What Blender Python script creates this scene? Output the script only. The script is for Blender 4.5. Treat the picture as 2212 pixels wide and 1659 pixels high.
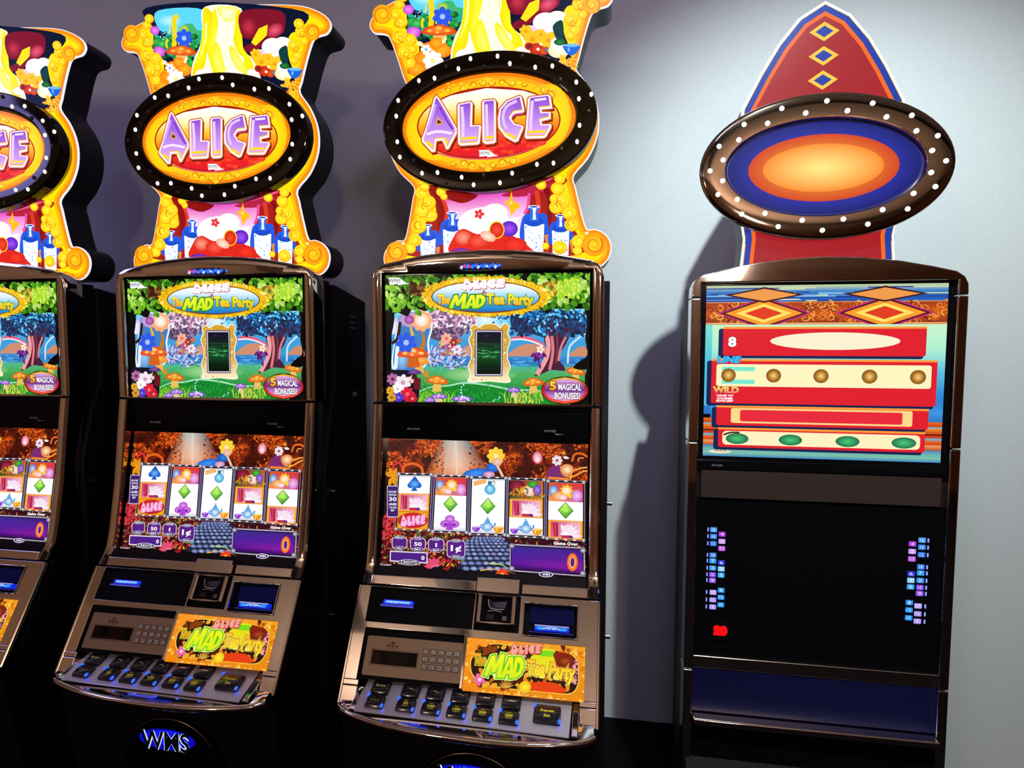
import bpy, bmesh, math, random
import numpy as np
from mathutils import Matrix, Vector
sc = bpy.context.scene
COL = sc.collection
for o in list(bpy.data.objects): bpy.data.objects.remove(o)

# ------------------------------------------------------------------ camera
cam = bpy.data.cameras.new('camera'); camo = bpy.data.objects.new('camera', cam); COL.objects.link(camo)
cam.sensor_width = 36; cam.sensor_fit = 'HORIZONTAL'; cam.lens = 36*1270/2212; cam.clip_start = .02
R_ = Vector((0.98732339, 0.15869055, 0.00313644)); U_ = Vector((-0.01294504, 0.06081377, 0.99806518)); F_ = Vector((-0.15819277, 0.9854537, -0.06209711))
m = Matrix.Identity(4)
for i in range(3): m[i][0] = R_[i]; m[i][1] = U_[i]; m[i][2] = -F_[i]
m[0][3], m[1][3], m[2][3] = 0.27543, -1.31631, 1.6
camo.matrix_world = m
sc.camera = camo
# ------------------------------------------------------------------ world, lights, exposure
sc.view_settings.view_transform = 'Standard'; sc.view_settings.look = 'None'
sc.view_settings.exposure = 0; sc.view_settings.gamma = 1; sc.view_settings.use_curve_mapping = False
w = bpy.data.worlds.new('world'); sc.world = w; w.use_nodes = True
w.node_tree.nodes['Background'].inputs[0].default_value = (.02, .018, .025, 1); w.node_tree.nodes['Background'].inputs[1].default_value = .3
def lamp(name, kind, loc, power, col, target=None, **kw):
    l = bpy.data.lights.new(name, kind); l.energy = power; l.color = col
    for k, v in kw.items(): setattr(l, k, v)
    o = bpy.data.objects.new(name, l); COL.objects.link(o); o.location = loc
    if target: o.rotation_euler = (Vector(target)-Vector(loc)).to_track_quat('-Z', 'Y').to_euler()
    return o
# the spot that washes the wall behind the right-hand machine
lamp('wall_wash_spot', 'SPOT', (.70, -.93, 2.94), 180, (.88, 1, .97), (1.0, .55, 1.38), spot_size=math.radians(81), spot_blend=.85, shadow_soft_size=.022)
# unseen warm fills added behind the camera to brighten the room the chrome reflects
lamp('warm_room_fill', 'POINT', (-1.5, -4.0, 2.35), 52, (1, .76, .60), shadow_soft_size=.14)
lamp('warm_room_fill', 'POINT', (1.3, -4.2, 2.35), 52, (1, .76, .60), shadow_soft_size=.14)
lamp('violet_fill', 'AREA', (.36, -.98, 2.97), 9, (.60, .54, 1), (.36, -.1, .9), size=.3)  # unseen violet fill added overhead to tint wall, shadows and deck
lamp('violet_fill', 'AREA', (-3.0, -1.0, 2.9), 13, (.40, .36, 1), (-.9, .5, 1.2), size=.8)  # second unseen fill, added to turn the left wall bluish

# ------------------------------------------------------------------ materials
def lin(h):
    h = h.lstrip('#'); r = []
    if len(h) == 3: h = ''.join(c*2 for c in h)
    for i in (0, 2, 4):
        c = int(h[i:i+2], 16)/255
        r.append(c/12.92 if c <= .04045 else ((c+.055)/1.055)**2.4)
    return r
MATS = {}
def mat(name, col, rough=.5, metal=0, spec=.5, emit=None, es=0, noise=None, bump=0, nscale=40, coat=0):
    if name in MATS: return MATS[name]
    M = bpy.data.materials.new(name); M.use_nodes = True; nt = M.node_tree; b = nt.nodes['Principled BSDF']
    c = lin(col) if isinstance(col, str) else col
    b.inputs['Base Color'].default_value = (*c, 1); b.inputs['Roughness'].default_value = rough; b.inputs['Metallic'].default_value = metal
    b.inputs['Specular IOR Level'].default_value = spec; b.inputs['Coat Weight'].default_value = coat
    if emit:
        b.inputs['Emission Color'].default_value = (*lin(emit), 1); b.inputs['Emission Strength'].default_value = es
    if noise or bump:
        tc = nt.nodes.new('ShaderNodeTexCoord'); nz = nt.nodes.new('ShaderNodeTexNoise'); nz.inputs['Scale'].default_value = nscale; nz.inputs['Detail'].default_value = 6
        nt.links.new(tc.outputs['Object'], nz.inputs['Vector'])
        if noise:
            mx = nt.nodes.new('ShaderNodeMixRGB'); mx.inputs[1].default_value = (*c, 1); mx.inputs[2].default_value = (*(lin(noise)), 1)
            nt.links.new(nz.outputs['Fac'], mx.inputs[0]); nt.links.new(mx.outputs[0], b.inputs['Base Color'])
        if bump:
            bp = nt.nodes.new('ShaderNodeBump'); bp.inputs['Strength'].default_value = bump; bp.inputs['Distance'].default_value = .002
            nt.links.new(nz.outputs['Fac'], bp.inputs['Height']); nt.links.new(bp.outputs[0], b.inputs['Normal'])
    MATS[name] = M
    return M
def print_mat(name, strength):
    M = bpy.data.materials.new(name); M.use_nodes = True; nt = M.node_tree; b = nt.nodes['Principled BSDF']
    a = nt.nodes.new('ShaderNodeAttribute'); a.attribute_name = 'Col'
    b.inputs['Base Color'].default_value = (.004, .004, .004, 1); b.inputs['Roughness'].default_value = .3; b.inputs['Specular IOR Level'].default_value = .12
    nt.links.new(a.outputs['Color'], b.inputs['Emission Color']); b.inputs['Emission Strength'].default_value = strength
    return M
def ink_mat(name):
    M = bpy.data.materials.new(name); M.use_nodes = True; nt = M.node_tree; b = nt.nodes['Principled BSDF']
    a = nt.nodes.new('ShaderNodeAttribute'); a.attribute_name = 'Col'
    nt.links.new(a.outputs['Color'], b.inputs['Base Color']); b.inputs['Roughness'].default_value = .4; b.inputs['Specular IOR Level'].default_value = .08
    return M
P_TOP = print_mat('backlit_print', 1.18); P_SCR = print_mat('lit_screen', 1.02); P_GLS = print_mat('lit_glass', 1.0); P_INK = ink_mat('ink')
CHROME = mat('warm_chrome', (.82, .78, .76), .05, 1)
CHROME2 = mat('brushed_chrome', (.80, .76, .73), .16, 1)
BLACK = mat('black_paint', (.003, .003, .004), .5, 0, .06)
BLACKG = mat('black_gloss', (.003, .003, .004), .10, 0, .10)
SIDEP = mat('black_side_panel', (.007, .005, .008), .5, 0, .12, bump=.08, nscale=220)
RINGM = mat('ring_lacquer', (.010, .0055, .002), .07, 0, .35)
SILVER = mat('satin_silver', (.66, .66, .72), .36, .6, .5, noise='#d0ced8', nscale=260)
GOLDP = mat('champagne_plate', (.30, .21, .13), .45, .35, .4, noise='#8d765a', nscale=160)
BTN = mat('smoked_button', (.010, .010, .014), .13, 0, .55)
BULB = mat('white_bulb', '#ffffff', .3, emit='#fdf6ff', es=3.2)
BULBD = mat('dark_bulb', '#3a2c2a', .3)
LEDB = mat('blue_led', '#1030ff', .3, emit='#1746ff', es=3.2)
WHITEL = mat('white_edge_light', '#ffffff', .4, emit='#eef2ff', es=.9)
TOPSIDE = mat('topper_side', (.012, .011, .016), .4, 0, .3)
TICK = mat('grey_sticker', '#8a8a92', .5)

# ------------------------------------------------------------------ mesh builder
class MB:
    def __init__(s): s.v = []; s.f = []
    def add(s, vs, fs):
        n = len(s.v); s.v += [tuple(v) for v in vs]; s.f += [tuple(i+n for i in f) for f in fs]; return s
    def box(s, x0, x1, y0, y1, z0, z1):
        return s.add([(x, y, z) for x in (x0, x1) for y in (y0, y1) for z in (z0, z1)], [(0,1,3,2),(4,6,7,5),(0,4,5,1),(2,3,7,6),(0,2,6,4),(1,5,7,3)])
    def pbox(s, pl, u0, u1, v0, v1, w0, w1):
        return s.add([pl(u, v, w) for u in (u0, u1) for v in (v0, v1) for w in (w0, w1)], [(0,1,3,2),(4,6,7,5),(0,4,5,1),(2,3,7,6),(0,2,6,4),(1,5,7,3)])
    def prism(s, pl, pts, w0, w1):
        n = len(pts); vs = [pl(u, v, w0) for u, v in pts]+[pl(u, v, w1) for u, v in pts]
        return s.add(vs, [tuple(range(n)), tuple(range(2*n-1, n-1, -1))]+[(i, (i+1) % n, n+(i+1) % n, n+i) for i in range(n)])
    def loops(s, rings, closed=True, cap=False):
        n = len(rings[0]); vs = [p for r in rings for p in r]; fs = []
        for k in range(len(rings)-1):
            for i in range(n if closed else n-1):
                j = (i+1) % n; fs.append((k*n+i, k*n+j, (k+1)*n+j, (k+1)*n+i))
        if cap: fs += [tuple(range(n)), tuple(range((len(rings)-1)*n, len(rings)*n))]
        return s.add(vs, fs)
    def tube(s, path, r, n=10, ry=None):
        rings = []; P = [Vector(p) for p in path]
        for i, p in enumerate(P):
            t = (P[min(i+1, len(P)-1)]-P[max(i-1, 0)]).normalized(); up = Vector((0, 0, 1)) if abs(t.z) < .9 else Vector((0, 1, 0))
            a = t.cross(up).normalized(); b = a.cross(t)
            rings.append([p+a*r*math.cos(q)+b*(ry or r)*math.sin(q) for q in (2*math.pi*k/n for k in range(n))])
        return s.loops(rings, cap=True)
    def build(s, name, material, parent=None, bevel=0, org=None, angle=32):
        me = bpy.data.meshes.new(name); O = ORG if org is None else org
        me.from_pydata([(x-O[0], y-O[1], z-O[2]) for x, y, z in s.v], [], s.f)
        bm = bmesh.new(); bm.from_mesh(me); bmesh.ops.remove_doubles(bm, verts=bm.verts, dist=1e-6); bmesh.ops.recalc_face_normals(bm, faces=bm.faces)
        for f in bm.faces: f.smooth = True
        for e in bm.edges:
            e.smooth = len(e.link_faces) == 2 and e.calc_face_angle(0) < math.radians(angle)
        bm.to_mesh(me); bm.free()
        me.materials.append(material)
        o = bpy.data.objects.new(name, me); COL.objects.link(o)
        if parent: o.parent = parent
        if bevel:
            md = o.modifiers.new('bevel', 'BEVEL'); md.width = bevel; md.segments = 2; md.limit_method = 'ANGLE'; md.harden_normals = True
        return o
ORG = (0, 0, 0)
def plane(o, eu, ev, en):
    o, eu, ev, en = map(np.array, (o, eu, ev, en))
    return lambda u, v, w=0.: tuple(o+eu*u+ev*v+en*w)
def thing(name, label, cat, loc, group=None):
    o = bpy.data.objects.new(name, None); COL.objects.link(o); o.location = loc; o['label'] = label; o['category'] = cat; o.empty_display_size = .1
    if group: o['group'] = group
    return o
def tag(o, label, cat, group=None):
    o['label'] = label; o['category'] = cat
    if group: o['group'] = group
    return o
def struct(name, mb, material):
    o = mb.build(name, material, org=(0, 0, 0)); o['kind'] = 'structure'; return o
def copy_tree(o, parent=None):
    c = o.copy(); COL.objects.link(c); c.parent = parent
    for ch in list(o.children): copy_tree(ch, c)
    return c

# ------------------------------------------------------------------ flat print: polygons with their own ink colours on a plane
GLY = {}
def glyphs(txt, off=0., sp=1.):
    k = (txt, off, sp)
    if k not in GLY:
        cu = bpy.data.curves.new('t', 'FONT'); cu.body = txt; cu.size = 1; cu.offset = off; cu.space_character = sp; cu.resolution_u = 3; cu.fill_mode = 'BOTH'
        ob = bpy.data.objects.new('t', cu); me = ob.to_mesh()
        v = [(p.co.x, p.co.y) for p in me.vertices]; f = [tuple(p.vertices) for p in me.polygons]
        ob.to_mesh_clear(); bpy.data.objects.remove(ob); bpy.data.curves.remove(cu)
        GLY[k] = (v, f)
    return GLY[k]
def homog(src, dst):
    A = []
    for (x, y), (u, v) in zip(src, dst):
        A.append([x, y, 1, 0, 0, 0, -u*x, -u*y, -u]); A.append([0, 0, 0, x, y, 1, -v*x, -v*y, -v])
    h = np.linalg.svd(np.array(A, float))[2][-1].reshape(3, 3)
    def f(x, y):
        a = h @ np.array([x, y, 1.]); return a[0]/a[2], a[1]/a[2]
    return f
def catmull(pts, closed=True, n=6):
    out = []; N = len(pts); rng = range(N if closed else N-1)
    for i in rng:
        g = lambda k: pts[k % N] if closed else pts[max(0, min(N-1, k))]
        p0, p1, p2, p3 = g(i-1), g(i), g(i+1), g(i+2)
        for j in range(n):
            t = j/n
            out.append(tuple(.5*(2*p1[d]+(p2[d]-p0[d])*t+(2*p0[d]-5*p1[d]+4*p2[d]-p3[d])*t*t+(3*p1[d]-p0[d]-3*p2[d]+p3[d])*t**3) for d in (0, 1)))
    if not closed: out.append(tuple(pts[-1]))
    return out
def mixc(a, b, t): return [a[i]*(1-t)+b[i]*t for i in range(3)]
def C_(c): return lin(c) if isinstance(c, str) else list(c)
class Art:
    def __init__(s, pl, mp, dz=1.1e-5, w0=3e-4):
        s.pl = pl; s.mp = mp; s.dz = dz; s.k = 0; s.w0 = w0; s.v = []; s.f = []; s.c = []; s.hold = 0; s.clip = None; s.rnd = random.Random(7)
    def raw(s, pts, faces, cols):
        n = len(s.v); w = s.w0+s.k*s.dz
        for (x, y) in pts:
            u, v = s.mp(x, y)
            if s.clip: u = min(max(u, s.clip[0]), s.clip[1]); v = min(max(v, s.clip[2]), s.clip[3])
            s.v.append(s.pl(u, v, w))
        for f in faces: s.f.append(tuple(i+n for i in f))
        s.c += cols
        if not s.hold: s.k += 1
    def p(s, pts, col): s.raw(pts, [tuple(range(len(pts)))], [C_(col)]*len(pts))
    def pg(s, pts, cols): s.raw(pts, [tuple(range(len(pts)))], [C_(c) for c in cols])
    def b(s, pts, col, n=5): s.p(catmull(pts, True, n), col)
    def rg(s, x0, y0, x1, y1, *cs):
        cs = [C_(c) for c in cs]; n = len(cs); pts = []; cl = []; fs = []
        for i, c in enumerate(cs):
            y = y0+(y1-y0)*i/(n-1); pts += [(x0, y), (x1, y)]; cl += [c, c]
            if i: fs.append((2*i-2, 2*i-1, 2*i+1, 2*i))
        s.raw(pts, fs, cl)
    def r(s, x0, y0, x1, y1, col, rad=0):
        if not rad: return s.p([(x0, y0), (x1, y0), (x1, y1), (x0, y1)], col)
        s.p(rrect(x0, y0, x1, y1, rad), col)
    def e(s, cx, cy, rx, ry, col, rot=0, n=26):
        c, d = math.cos(rot), math.sin(rot)
        s.p([(cx+rx*math.cos(t)*c-ry*math.sin(t)*d, cy+rx*math.cos(t)*d+ry*math.sin(t)*c) for t in (2*math.pi*i/n for i in range(n))], col)
    def eg(s, cx, cy, rx, ry, ci, co, rot=0, n=26, hx=0, hy=0):
        c, d = math.cos(rot), math.sin(rot); P = [(cx+hx, cy+hy)]+[(cx+rx*math.cos(t)*c-ry*math.sin(t)*d, cy+rx*math.cos(t)*d+ry*math.sin(t)*c) for t in (2*math.pi*i/n for i in range(n))]
        s.raw(P, [(0, i+1, (i+1) % n+1) for i in range(n)], [C_(ci)]+[C_(co)]*n)
    def ev(s, cx, cy, rx, ry, stops, rot=0, n=40, m=14):     # ellipse with bands of colour from top to bottom
        stops = [C_(c) for c in stops]; pts = []; cl = []; fs = []; c, d = math.cos(rot), math.sin(rot)
        for i in range(m+1):
            t = -1+2*i/m; hw = math.sqrt(max(0, 1-t*t)); q = (i/m)*(len(stops)-1); k = min(int(q), len(stops)-2); cc = mixc(stops[k], stops[k+1], q-k)
            for sx in (-1, 1):
                x, y = sx*hw*rx, t*ry; pts.append((cx+x*c-y*d, cy+x*d+y*c)); cl.append(cc)
            if i: fs.append((2*i-2, 2*i-1, 2*i+1, 2*i))
        s.raw(pts, fs, cl)
    def s_(s, pts, w, col, closed=False, taper=False, smooth=4, col2=None):
        if smooth: pts = catmull(pts, closed, smooth)
        n = len(pts); L = []; Rr = []
        for i, (x, y) in enumerate(pts):
            a = pts[(i-1) % n] if closed else pts[max(i-1, 0)]; b = pts[(i+1) % n] if closed else pts[min(i+1, n-1)]
            dx, dy = b[0]-a[0], b[1]-a[1]; l = math.hypot(dx, dy) or 1; k = w/2*((1-i/(n-1))*.9+.1 if taper else 1)
            L.append((x-dy/l*k, y+dx/l*k)); Rr.append((x+dy/l*k, y-dx/l*k))
        fs = [(i, (i+1) % n, n+(i+1) % n, n+i) for i in range(n if closed else n-1)]
        c1 = C_(col); c2 = C_(col2) if col2 else c1
        s.raw(L+Rr, fs, [c1]*n+[c2]*n)
    def leaf(s, x, y, L, W, ang, col, col2=None):
        c, d = math.cos(ang), math.sin(ang); T = lambda a, b: (x+a*c-b*d, y+a*d+b*c)
        pts = [T(0, 0), T(.3*L, W*.5), T(.65*L, W*.42), T(L, 0), T(.65*L, -W*.42), T(.3*L, -W*.5)]
        c1 = C_(col); c2 = C_(col2) if col2 else c1
        s.raw(pts, [(0, 1, 2, 3), (0, 3, 4, 5)], [c1, c1, c1, c2, c2, c2])
    def scatter(s, n, area, fn):                            # many small pieces sharing a few layers
        k0 = s.k; s.hold = 1
        for i in range(n):
            s.k = k0+(i % 24); x0, y0, x1, y1 = area; fn(s.rnd.uniform(x0, x1), s.rnd.uniform(y0, y1), s.rnd)
        s.hold = 0; s.k = k0+25
    def t(s, txt, x, y, w, h, col, off=0., ol=0, olc='#000', rot=0, shear=0, col2=None, warp=None, sp=1.):
        v0, _ = glyphs(txt, off, sp); xs = [a for a, _b in v0]; ys = [b for _a, b in v0]
        x0, x1, y0, y1 = min(xs), max(xs), min(ys), max(ys); kx = w/(x1-x0); ky = h/(y1-y0); c, d = math.cos(rot), math.sin(rot)
        for o_, cc, cc2 in ([(ol, olc, olc)] if ol else [])+[(0, col, col2 or col)]:
            v, f = glyphs(txt, off+o_, sp); pts = []; cl = []
            for a, b in v:
                X = (a-(x0+x1)/2)*kx; Y = -(b-(y0+y1)/2)*ky; X -= Y*shear
                if warp: X, Y = warp(X, Y)
                pts.append((x+X*c-Y*d, y+X*d+Y*c)); cl.append(mixc(C_(cc2), C_(cc), max(0, min(1, (b-y0)/(y1-y0)))))
            s.raw(pts, f, cl)
    def scrawl(s, x, y, w, h, col, n, desc=()):              # wordmark too small to read: a row of letter-like strokes
        s.hold = 1
        for i in range(n):
            x0 = x-w/2+w*i/n; k = w/n; t = s.rnd.random(); s.r(x0+k*.08, y-h*(.5 if t > .6 else .34), x0+k*.38, y+h*(.62 if i in desc else .36), col)
            if t < .75: s.r(x0+k*.08, y-h*.36 if t < .4 else y+h*.12, x0+k*.82, y-h*.12 if t < .4 else y+h*.36, col)
            if t > .3: s.r(x0+k*.55, y-h*.30, x0+k*.82, y+h*.36, col)
        s.hold = 0; s.k += 1
    def spiral(s, x, y, r, turns, w, col, a0=0, sgn=1):
        n = int(turns*14); s.s_([(x+r*(1-i/n*.85)*math.cos(a0+sgn*2*math.pi*turns*i/n), y+r*(1-i/n*.85)*math.sin(a0+sgn*2*math.pi*turns*i/n)) for i in range(n+1)], w, col, smooth=0, taper=True)
    def build(s, name, material, parent, org=None):
        O = ORG if org is None else org
        me = bpy.data.meshes.new(name); me.from_pydata([(a-O[0], b-O[1], c-O[2]) for a, b, c in s.v], [], s.f)
        at = me.color_attributes.new('Col', 'FLOAT_COLOR', 'POINT'); at.data.foreach_set('color', np.array([(*c, 1) for c in s.c], 'f').ravel())
        me.materials.append(material); o = bpy.data.objects.new(name, me); COL.objects.link(o); o.parent = parent
        return o
def rrect(x0, y0, x1, y1, r, n=5):
    out = []
    for cx, cy, a in ((x1-r, y0+r, -90), (x1-r, y1-r, 0), (x0+r, y1-r, 90), (x0+r, y0+r, 180)):
        for i in range(n+1):
            t = math.radians(a+90*i/n); out.append((cx+r*math.cos(t), cy+r*math.sin(t)))
    return out
def offset_poly(pts, d):
    n = len(pts); A = sum(pts[i][0]*pts[(i+1) % n][1]-pts[(i+1) % n][0]*pts[i][1] for i in range(n)); sg = 1 if A > 0 else -1; out = []
    for i in range(n):
        a, p, b = pts[i-1], pts[i], pts[(i+1) % n]
        e1 = (p[0]-a[0], p[1]-a[1]); e2 = (b[0]-p[0], b[1]-p[1]); l1 = math.hypot(*e1) or 1; l2 = math.hypot(*e2) or 1
        nx = (e1[1]/l1+e2[1]/l2)*sg; ny = (-e1[0]/l1-e2[0]/l2)*sg; l = math.hypot(nx, ny) or 1
        k = min(1.7, 2/max(l, .3)); out.append((p[0]+nx/l*d*k, p[1]+ny/l*d*k))
    return out
# ---- lettering drawn by hand
ALICE = [[(618,830),(640,800),(665,830),(740,955),(815,1085),(818,1125),(745,1262),(725,1268),(690,1190),(640,1195),(630,1285),(600,1290),(515,1200),(515,1170),(545,1090),(585,950)],
 [(820,890),(830,875),(935,855),(950,875),(945,1060),(1000,1055),(1025,1065),(1010,1215),(990,1225),(845,1235),(825,1215)],
 [(1030,865),(1045,845),(1130,835),(1150,850),(1150,1200),(1130,1215),(1060,1222),(1035,1200)],
 [(1165,1000),(1180,920),(1240,850),(1350,805),(1370,815),(1395,935),(1385,950),(1310,960),(1280,1000),(1310,1045),(1375,1060),(1390,1075),(1340,1195),(1310,1205),(1230,1160),(1170,1080)],
 [(1425,830),(1440,815),(1600,795),(1618,810),(1635,915),(1540,925),(1545,945),(1620,945),(1620,1005),(1540,1025),(1545,1050),(1625,1050),(1625,1080),(1580,1160),(1560,1170),(1410,1175),(1395,1155),(1405,1090)]]
def alice(a, x0, y0, x1, y1, style, rot=0):
    kx = (x1-x0)/1120; ky = (y1-y0)/495; cx, cy = (x0+x1)/2, (y0+y1)/2; c, d = math.cos(rot), math.sin(rot)
    def T(p):
        X = (p[0]-1075)*kx; Y = (p[1]-1042)*ky; return (cx+X*c-Y*d, cy+X*d+Y*c)
    for L in ALICE:
        if style == 'big':
            a.p([T((x+10, y+16)) for x, y in offset_poly(L, 8)], '#7a1206'); a.p([T(p) for p in offset_poly(L, 9)], '#c2570a')
            a.p([T(p) for p in L], '#e9d2ff'); a.p([T(p) for p in offset_poly(L, -5)], '#ffffff')
            a.p([T((x, y-5)) for x, y in offset_poly(L, -15)], '#f4a81c')
            I = [(x, y-10) for x, y in offset_poly(L, -20)]; y_ = [p[1] for p in I]; lo, hi = min(y_), max(y_)
            a.pg([T(p) for p in I], [mixc(C_('#8c4ad0'), C_('#dcaaf8'), ((p[1]-lo)/(hi-lo))**1.5) for p in I])
        else:
            c0, c1, c2 = style
            a.p([T((x+12, y+30)) for x, y in offset_poly(L, 10)], c0); a.p([T(p) for p in offset_poly(L, 6)], c1); a.p([T(p) for p in offset_poly(L, -24)], c2)
    if style == 'big':
        a.p([T(p) for p in ((648, 985), (636, 1056), (698, 1045))], '#f6b41c'); a.p([T(p) for p in ((652, 1005), (644, 1048), (688, 1040))], '#5a2a10')
        a.s_([T((556, 1138)), T((650, 1112)), T((775, 1130))], 22*kx, '#f0dcff', smooth=3)
        for pts, w_, hc in (((( 632,880),(600,990),(565,1090)),24,'#c79cf4'),(((668,900),(725,1010),(780,1095)),20,'#7a3cc4'),(((858,900),(868,1040),(866,1180)),26,'#e2c4ff'),(((1068,880),(1072,1030),(1074,1180)),24,'#e2c4ff'),(((1330,850),(1240,900),(1210,1000),(1240,1090)),24,'#dcb8ff'),(((1462,850),(1452,980),(1446,1120)),26,'#e2c4ff'),(((1480,845),(1580,832)),20,'#f0e0ff')): a.s_([T(p) for p in pts], w_*kx, hc, smooth=3)
        a.s_([T(p) for p in ((1290,985),(1330,968),(1385,962))], 14*kx, '#c33a7a', smooth=3)
        for pts in (((850,1175),(985,1165)),((1060,1165),(1130,1158)),((1235,1130),(1315,1165)),((1425,1120),(1570,1110)),((560,1200),(610,1240)),((705,1170),(735,1215))):
            a.s_([T(p) for p in pts], 22*kx, '#ffd21c', smooth=0)
    else:
        a.p([T(p) for p in ((648, 985), (630, 1060), (704, 1048))], style[0])
MAD = [[(0,.93),(.09,.12),(.19,.08),(.25,.46),(.34,0),(.44,.02),(.45,.99),(.345,1.0),(.335,.46),(.275,.80),(.195,.80),(.145,.52),(.105,.97)],
 [(.44,.98),(.555,.12),(.66,.10),(.775,.98),(.67,1.0),(.655,.82),(.565,.82),(.55,1.0)],
 [(.72,.12),(.86,.08),(.97,.26),(1.0,.52),(.95,.80),(.84,.97),(.74,1.0)]]
def mad(a, x0, y0, x1, y1, rot, ol, edge, top, bot, sh=0):
    c, d = math.cos(rot), math.sin(rot); w, h = x1-x0, y1-y0; cx, cy = (x0+x1)/2, (y0+y1)/2
    T = lambda p: (cx+((p[0]-.5)*w-(p[1]-.5)*h*sh)*c-(p[1]-.5)*h*d, cy+((p[0]-.5)*w-(p[1]-.5)*h*sh)*d+(p[1]-.5)*h*c)
    S = [[T(p) for p in L] for L in MAD]
    for L in S: a.p(offset_poly(L, h*.085), ol)
    for L in S: a.p(offset_poly(L, h*.05), edge)
    for L, M_ in zip(S, MAD):
        a.pg(L, [mixc(C_(top), C_(bot), p[1]) for p in M_])
    a.p([T(p) for p in ((.575,.66),(.645,.66),(.612,.34))], edge); a.p([T(p) for p in ((.81,.30),(.89,.40),(.89,.66),(.82,.78))], edge)
def words(a, txt, x, y, w, h, rot, ol, edge, top, bot, off=.03):
    a.t(txt, x, y, w, h, ol, off+.075, rot=rot); a.t(txt, x, y, w*.985, h*.97, edge, off+.045, rot=rot); a.t(txt, x, y, w*.965, h*.92, top, off, rot=rot, col2=bot)
def wms(a, x, y, w, rot=0, tail=True):
    h = w*.28
    if tail: a.p([(x-w*.05, y-h*.75), (x+w*.62, y-h*.75), (x+w*1.0, y+h*.35), (x+w*.0, y+h*.85)], '#f8f8f8'); a.p([(x+w*.55, y-h*.1), (x+w*1.25, y+h*.6), (x+w*.5, y+h*.95)], '#ffffff')
    a.t('WMS', x+w*.32, y-h*.05, w*.74, h*.80, '#101018', .0, rot=rot, shear=.15)
def cup(a, x, y, s, c1, c2):
    a.b([(x-s, y-s*.6), (x-s*.85, y+s*.1), (x-s*.4, y+s*.55), (x+s*.4, y+s*.55), (x+s*.85, y+s*.1), (x+s, y-s*.6)], c1); a.e(x, y-s*.6, s, s*.22, c2); a.r(x-s*.35, y+s*.5, x+s*.35, y+s*.68, c1)
    a.e(x-s*.35, y-s*.05, s*.16, s*.3, c2)
def shroom(a, x, y, w, h, cap, cap2, stem, dots=None, rot=0):
    a.p([(x-w*.14, y), (x+w*.14, y), (x+w*.22, y+h*.75), (x-w*.22, y+h*.75)], stem)
    c, d = math.cos(rot), math.sin(rot); T = lambda u, v: (x+u*c-v*d, y+u*d+v*c)
    pts = catmull([T(-w*.5, h*.10), T(-w*.4, -h*.22), T(0, -h*.42), T(w*.4, -h*.22), T(w*.5, h*.10), T(0, h*.2)], True, 5)
    a.raw([T(-w*.05, -h*.15)]+pts, [(0, i+1, (i+1) % len(pts)+1) for i in range(len(pts))], [C_(cap2)]+[C_(cap)]*len(pts))
    if dots:
        for u, v, r in ((-.28, -.06, .07), (0, -.22, .09), (.25, -.08, .08), (-.05, .02, .06)): a.e(*T(u*w, v*h), r*w, r*w*.6, dots, rot)
def flower(a, x, y, r, col, ctr, n=6, a0=0):
    for i in range(n):
        t = a0+2*math.pi*i/n; a.e(x+r*.55*math.cos(t), y+r*.55*math.sin(t), r*.5, r*.34, col, t, 12)
    a.e(x, y, r*.28, r*.28, ctr, 0, 12)

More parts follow.
